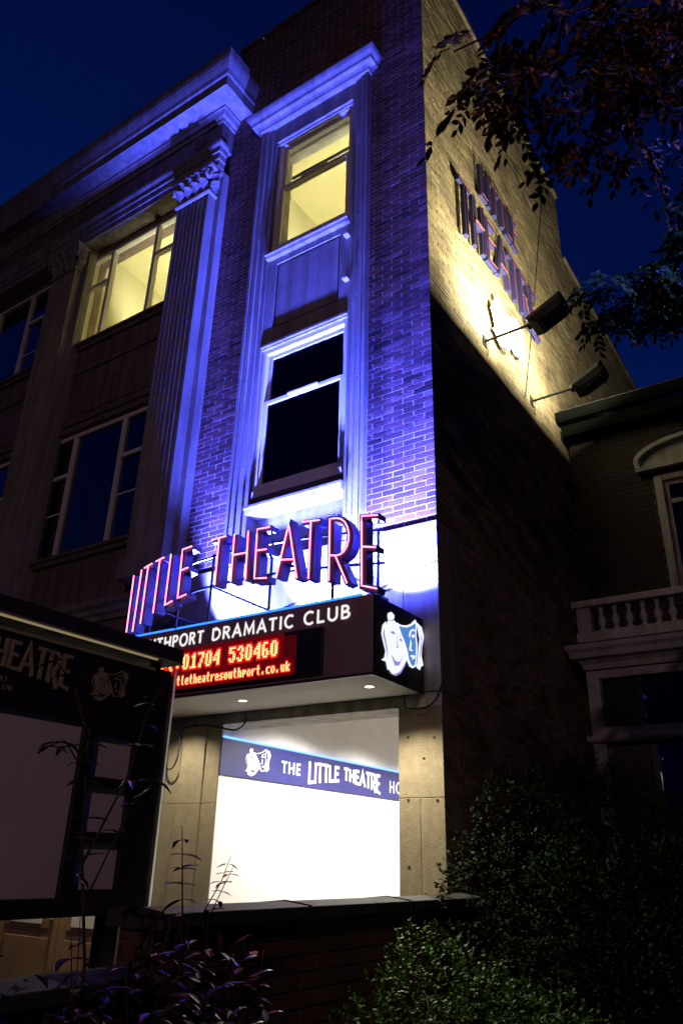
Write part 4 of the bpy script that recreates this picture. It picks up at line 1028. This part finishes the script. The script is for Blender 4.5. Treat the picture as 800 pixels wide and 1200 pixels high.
def hanging_tree(name, loc, trunk_pts, branches, m, label, per, spread, seed, L=.30, ll=.075, lw=.034, jitter=.25, shade_crown=()):
    r = random.Random(seed)
    t = thing(name, loc, label, 'tree')
    tb = MB(); tb.tube(trunk_pts, .16, 10, .07); tb.build('trunk', 'bark', t, smooth=True)
    ms = [spray_mesh(seed*10+k, m, L, ll=ll, lw=lw) for k in range(5)]
    bb_ = MB()
    pts_all = []
    for b in branches:
        v = [Vector(p) for p in b]; dense = []
        for p, q in zip(v[:-1], v[1:]):
            k = max(2, int((q-p).length/.07))
            for i in range(k):
                w_ = .02*math.sin(i*1.7+len(dense)); dense.append(p.lerp(q, i/k)+Vector((w_*.4, w_*.3, w_*.4)))
        dense.append(v[-1]); bb_.tube(dense, .022, 6, .004)
        for i, p in enumerate(dense):
            dirn = (dense[min(i+1, len(dense)-1)]-dense[max(i-1, 0)]).normalized()
            pts_all.append((p, dirn))
    bb_.build('branch', 'twig', t, smooth=True)
    if shade_crown:  # leaf mass added above the view to shade the house
        cm = MB()
        for _ in range(2600):
            b = r.choice(shade_crown); d = Vector((r.gauss(0, 1), r.gauss(0, 1), r.gauss(0, 1))).normalized()*r.random()**.4
            p = Vector((b[0]+d.x*b[3], b[1]+d.y*b[4], b[2]+d.z*b[5]))
            for j in range(3):
                leaflet(cm, p, Vector((r.uniform(-1, 1), r.uniform(-1, 1), r.uniform(-.8, .3))), Vector((r.uniform(-.6, .6), r.uniform(-.6, .6), 1)), .085, .042, r.random()*.8)
        cm.build('shade_crown', m, t, kind='stuff')
    for _ in range(per):
        p, dirn = r.choice(pts_all)
        a = r.uniform(0, 2*math.pi); side = Vector((math.cos(a), math.sin(a), r.uniform(-.9, .25)))
        d = (dirn*r.uniform(-.1, .8)+side).normalized(); q = p+side*r.uniform(0, spread)+Vector((0, 0, -r.uniform(0, jitter)*.4))
        o = bpy.data.objects.new('leaf_spray', r.choice(ms)); o.location = q
        o.rotation_euler = d.to_track_quat('X', 'Z').to_euler(); s = r.uniform(.75, 1.15); o.scale = (s, s, s)
        link(o, t)
    return t
T1 = [[(3.42,-2.45,5.94),(2.91,-2.62,5.5),(2.6,-2.89,5.08),(2.26,-3.18,4.76),(2.04,-3.33,4.58),(1.93,-3.34,4.55)],
 [(2.6,-2.89,5.08),(2.32,-2.87,4.78),(2.13,-2.89,4.72)], [(2.91,-2.62,5.5),(2.59,-2.59,4.96),(2.40,-2.52,4.86)],
 [(2.91,-2.62,5.5),(2.52,-3.16,5.14),(2.2,-3.38,4.89),(2.0,-3.43,4.80),(1.88,-3.48,4.74)], [(2.91,-2.62,5.5),(2.75,-2.37,5.10),(2.58,-2.26,4.95)],
 [(2.26,-3.18,4.76),(2.09,-3.18,4.68)],[(2.6,-2.89,5.08),(2.45,-3.0,5.25),(2.25,-3.1,5.15)], [(3.42,-2.45,5.94),(3.9,-2.2,5.6),(4.3,-1.9,4.6)]]
hanging_tree('overhanging_tree', (4.6, -1.6, 0), [(4.6, -1.6, 0), (4.55, -1.65, 1.6), (4.45, -1.75, 3.2), (4.3, -1.9, 4.6)], T1, 'tree_leaf', 'dark tree branch with drooping leaves overhanging the top right', 135, .12, 3, L=.23, ll=.056, lw=.027, shade_crown=[(2.0, -4.5, 6.7, .8, .8, .8), (3.1, -4.3, 7.2, 1.0, 1.0, .9), (1.7, -5.1, 6.8, .7, .7, .6), (3.8, -2.6, 8.2, .9, .9, .7)])
T2 = [[(3.78,2.42,7.55),(2.84,1.78,7.63),(2.2,1.39,7.29),(1.72,1.2,7.15),(1.39,.95,7.06)], [(2.84,1.78,7.63),(2.02,1.62,6.98),(1.62,1.33,6.96),(1.33,1.18,6.75)], [(2.2,1.39,7.29),(2.15,1.08,7.64)], [(3.78,2.42,7.55),(4.2,2.4,6.6),(4.5,2.4,5.6)]]
hanging_tree('green_tree', (4.6, 2.4, 0), [(4.6, 2.4, 0), (4.62, 2.4, 2.0), (4.55, 2.4, 4.0), (4.5, 2.4, 5.6)], T2, 'green_tree_leaf', 'green tree branch reaching in from the right above the house gutter', 170, .16, 5, L=.30, ll=.085, lw=.04)

def bush(name, loc, blobs, nleaf, L, w, m, label, seed, stems=6):
    """blobs: ellipsoids (cx,cy,cz,rx,ry,rz); leaves gathered in small shoots on their shells"""
    r = random.Random(seed); t = thing(name, loc, label, 'shrub')
    st = MB()
    for k in range(stems):
        b = r.choice(blobs); st.tube([(loc[0]+r.uniform(-.15, .15), loc[1]+r.uniform(-.15, .15), 0), ((loc[0]+b[0])/2, (loc[1]+b[1])/2, b[2]*.6), (b[0], b[1], b[2])], .02, 6, .006)
    st.build('stem', 'bark', t, smooth=True)
    fo = MB(); vol = [b[3]*b[4]*b[5] for b in blobs]; n = 0
    while n < nleaf:
        b = r.choices(blobs, [v**.67 for v in vol])[0]
        d = Vector((r.gauss(0, 1), r.gauss(0, 1), r.gauss(0, 1))).normalized(); k = 1-abs(r.gauss(0, .14))+.06*math.sin(d.x*7+b[0]*9)+.06*math.sin(d.z*9+d.y*6)
        p = Vector((b[0]+d.x*b[3]*k, b[1]+d.y*b[4]*k, b[2]+d.z*b[5]*k))
        if p.z < .03: continue
        ax = (d+Vector((r.uniform(-.6, .6), r.uniform(-.6, .6), r.uniform(-.2, .7)))).normalized()
        tn = r.random()
        for j in range(r.randint(4, 8)):
            dd = (ax*r.uniform(.1, .8)+Vector((r.uniform(-1, 1), r.uniform(-1, 1), r.uniform(-.7, .7)))).normalized()
            q = p+ax*L*(.35*j); sc_ = r.uniform(.65, 1.15)
            s = dd.cross(Vector((r.uniform(-1, 1), r.uniform(-1, 1), 1.2))).normalized()
            fo.add([q, q+dd*L*sc_*.45+s*w*sc_*.5, q+dd*L*sc_, q+dd*L*sc_*.45-s*w*sc_*.5], [(0, 1, 2), (0, 2, 3)], (tn+r.uniform(-.1, .1)) % 1*.95)
            n += 1
    fo.build('foliage', m, t)
    return t
bush('evergreen_bush', (1.0, .9, 0), [(.52, -.25, 1.15, .45, .50, .62), (.48, .40, 1.60, .42, .55, .62), (.58, 1.1, 1.78, .5, .6, .58), (.90, 1.7, 1.62, .65, .7, .6), (1.5, 1.9, 1.25, .7, .7, .7), (1.1, .6, 1.15, .75, .8, .75), (1.0, -.1, .75, .6, .6, .55),
     (1.7, 1.0, .8, .75, .9, .8), (.8, .3, 1.0, .5, .6, .6), (1.1, 1.2, 1.3, .6, .6, .6)], 75000, .034, .020, 'bush_leaf', 'tall dark evergreen bush against the side wall, right of the stone pier', 11, 12)
bush('lime_shrub', (1.0, -1.75, 0), [(.75, -1.55, .75, .40, .40, .45), (1.05, -1.5, .62, .48, .45, .46), (.62, -1.95, .55, .40, .45, .42), (.95, -2.1, .45, .5, .5, .45), (1.4, -1.6, .5, .4, .45, .42), (.85, -1.75, .55, .3, .3, .3), (.60, -1.50, .95, .22, .25, .30)],
     24000, .027, .016, 'lime_leaf', 'bright green small-leaved shrub in front of the garden wall, bottom centre', 21, 8)

# purple-leaved shrub with tall shoots on the left
PS = thing('purple_shrub', (.5, -3.4, 0), 'purple-leaved shrub with tall thin shoots in front of the notice board', 'shrub')
def lance_mesh(seed):
    r = random.Random(seed); mb = MB(); L, w, n = .075, .032, 6; vs = []
    for i in range(n+1):
        t = i/n; ww = w/2*math.sin(math.pi*min(1, t*.92+.04))**.8*(1-.25*t); x = L*t; z = -.016*t*t*(1+seed*.15); tw = .006*math.sin(t*5+seed)
        vs += [(x, -ww+tw, z+ww*.35), (x, tw, z), (x, ww+tw, z+ww*.35)]
    mb.add(vs, [(i*3+j, i*3+j+1, (i+1)*3+j+1, (i+1)*3+j) for i in range(n) for j in (0, 1)])
    return mb.mesh('leaf', 'purple_leaf')
lms = [lance_mesh(k) for k in range(4)]
rnd = random.Random(31)
def shoot(pts, r0, leaves, start=.15, size=1.0):
    v = [Vector(p) for p in pts]; dense = []
    for p, q in zip(v[:-1], v[1:]): dense += [p.lerp(q, i/6) for i in range(6)]
    dense.append(v[-1])
    mb = MB(); mb.tube(dense, r0, 6, r0*.35); mb.build('shoot', 'twig', PS, smooth=True)
    for k in range(leaves):
        t = start+(1-start)*(k+.5)/leaves; p = dense[min(int(t*(len(dense)-1)), len(dense)-1)]
        for s in range(2):
            a = k*1.57+s*math.pi+rnd.uniform(-.4, .4); d = Vector((math.cos(a), math.sin(a), rnd.uniform(-.25, .45)))
            o = bpy.data.objects.new('leaf', rnd.choice(lms)); o.location = p; o.rotation_euler = d.to_track_quat('X', 'Z').to_euler()
            sc_ = size*rnd.uniform(.7, 1.25); o.scale = (sc_,)*3; link(o, PS)
shoot([(.47, -3.55, .3), (.45, -3.57, 1.22), (.45, -3.66, 1.60), (.45, -3.70, 1.96)], .008, 7, .55)
shoot([(.45, -3.70, 1.92), (.45, -3.80, 2.10), (.44, -3.92, 2.19)], .004, 3, .2)
shoot([(.45, -3.64, 1.52), (.45, -3.50, 1.80), (.43, -3.42, 2.05), (.42, -3.36, 2.18)], .005, 5, .3)
shoot([(.45, -3.68, 1.80), (.46, -3.80, 1.90), (.46, -3.90, 1.86)], .0035, 3, .3)
shoot([(.45, -3.60, 1.42), (.44, -3.45, 1.72), (.43, -3.30, 1.85)], .004, 4, .3)
shoot([(.5, -3.15, .4), (.46, -3.15, 1.35), (.45, -3.19, 1.66)], .005, 8, .45)
shoot([(.52, -3.0, .5), (.47, -3.02, 1.33), (.45, -2.87, 1.52)], .004, 5, .6, .8)
shoot([(.46, -3.05, 1.34), (.46, -2.95, 1.46), (.46, -2.90, 1.56)], .003, 3, .4, .7)
for k in range(26):
    bx_, by_ = .45+rnd.uniform(-.15, .22), -3.35+rnd.uniform(-.45, .55); h = rnd.uniform(.95, 1.38)
    shoot([(bx_, by_, .1), (bx_+rnd.uniform(-.05, .05), by_+rnd.uniform(-.05, .05), h*.6), (bx_+rnd.uniform(-.12, .12), by_+rnd.uniform(-.12, .12), h)], .005, 4, .6)

pf = MB()
for k in range(900):
    a = rnd.uniform(0, 6.283); q = math.sqrt(rnd.random())
    p = Vector((.48+.26*q*math.cos(a), -3.3+.62*q*math.sin(a), .25+rnd.random()*(.92+.12*math.sin(a*3))))
    d = Vector((rnd.uniform(-1, 1), rnd.uniform(-1, 1), rnd.uniform(-.4, .5)))
    leaflet(pf, p, d, Vector((rnd.uniform(-.5, .5), rnd.uniform(-.5, .5), 1)), rnd.uniform(.05, .09), rnd.uniform(.022, .034), rnd.random()*.95)
pf.build('foliage', 'purple_leaf', PS, kind='stuff')
# ================================================================== STREET LAMP (on the pavement behind the camera)
SL = thing('street_lamp', (5.4, -14.0, 0), 'tall street lamp with warm lantern on the pavement opposite the theatre', 'street lamp')
b = MB(); b.tube([(5.4, -14.0, 0), (5.4, -14.0, 7.7)], .08, 10, .05); b.tube([(5.4, -14.0, 7.7), (5.3, -13.7, 8.0), (5.1, -13.2, 8.1)], .04, 8); b.build('post', 'black_metal', SL)
b = MB(); b.obox((5.0, -13.0, 8.1), (.12, 0, 0), (0, .25, 0), (0, 0, .05)); b.build('lantern', 'black_metal', SL, bevel=.02)
b = MB(); b.obox((5.0, -13.0, 8.045), (.09, 0, 0), (0, .2, 0), (0, 0, .004)); b.build('lens', 'lamp_lens', SL)
light('street_light', 'SPOT', (5.0, -13.0, 8.03), 900, (1, .60, .55), SL, aim=(1.5, -8.0, 4.2), spot_size=R(160), spot_blend=.4, shadow_soft_size=.1)
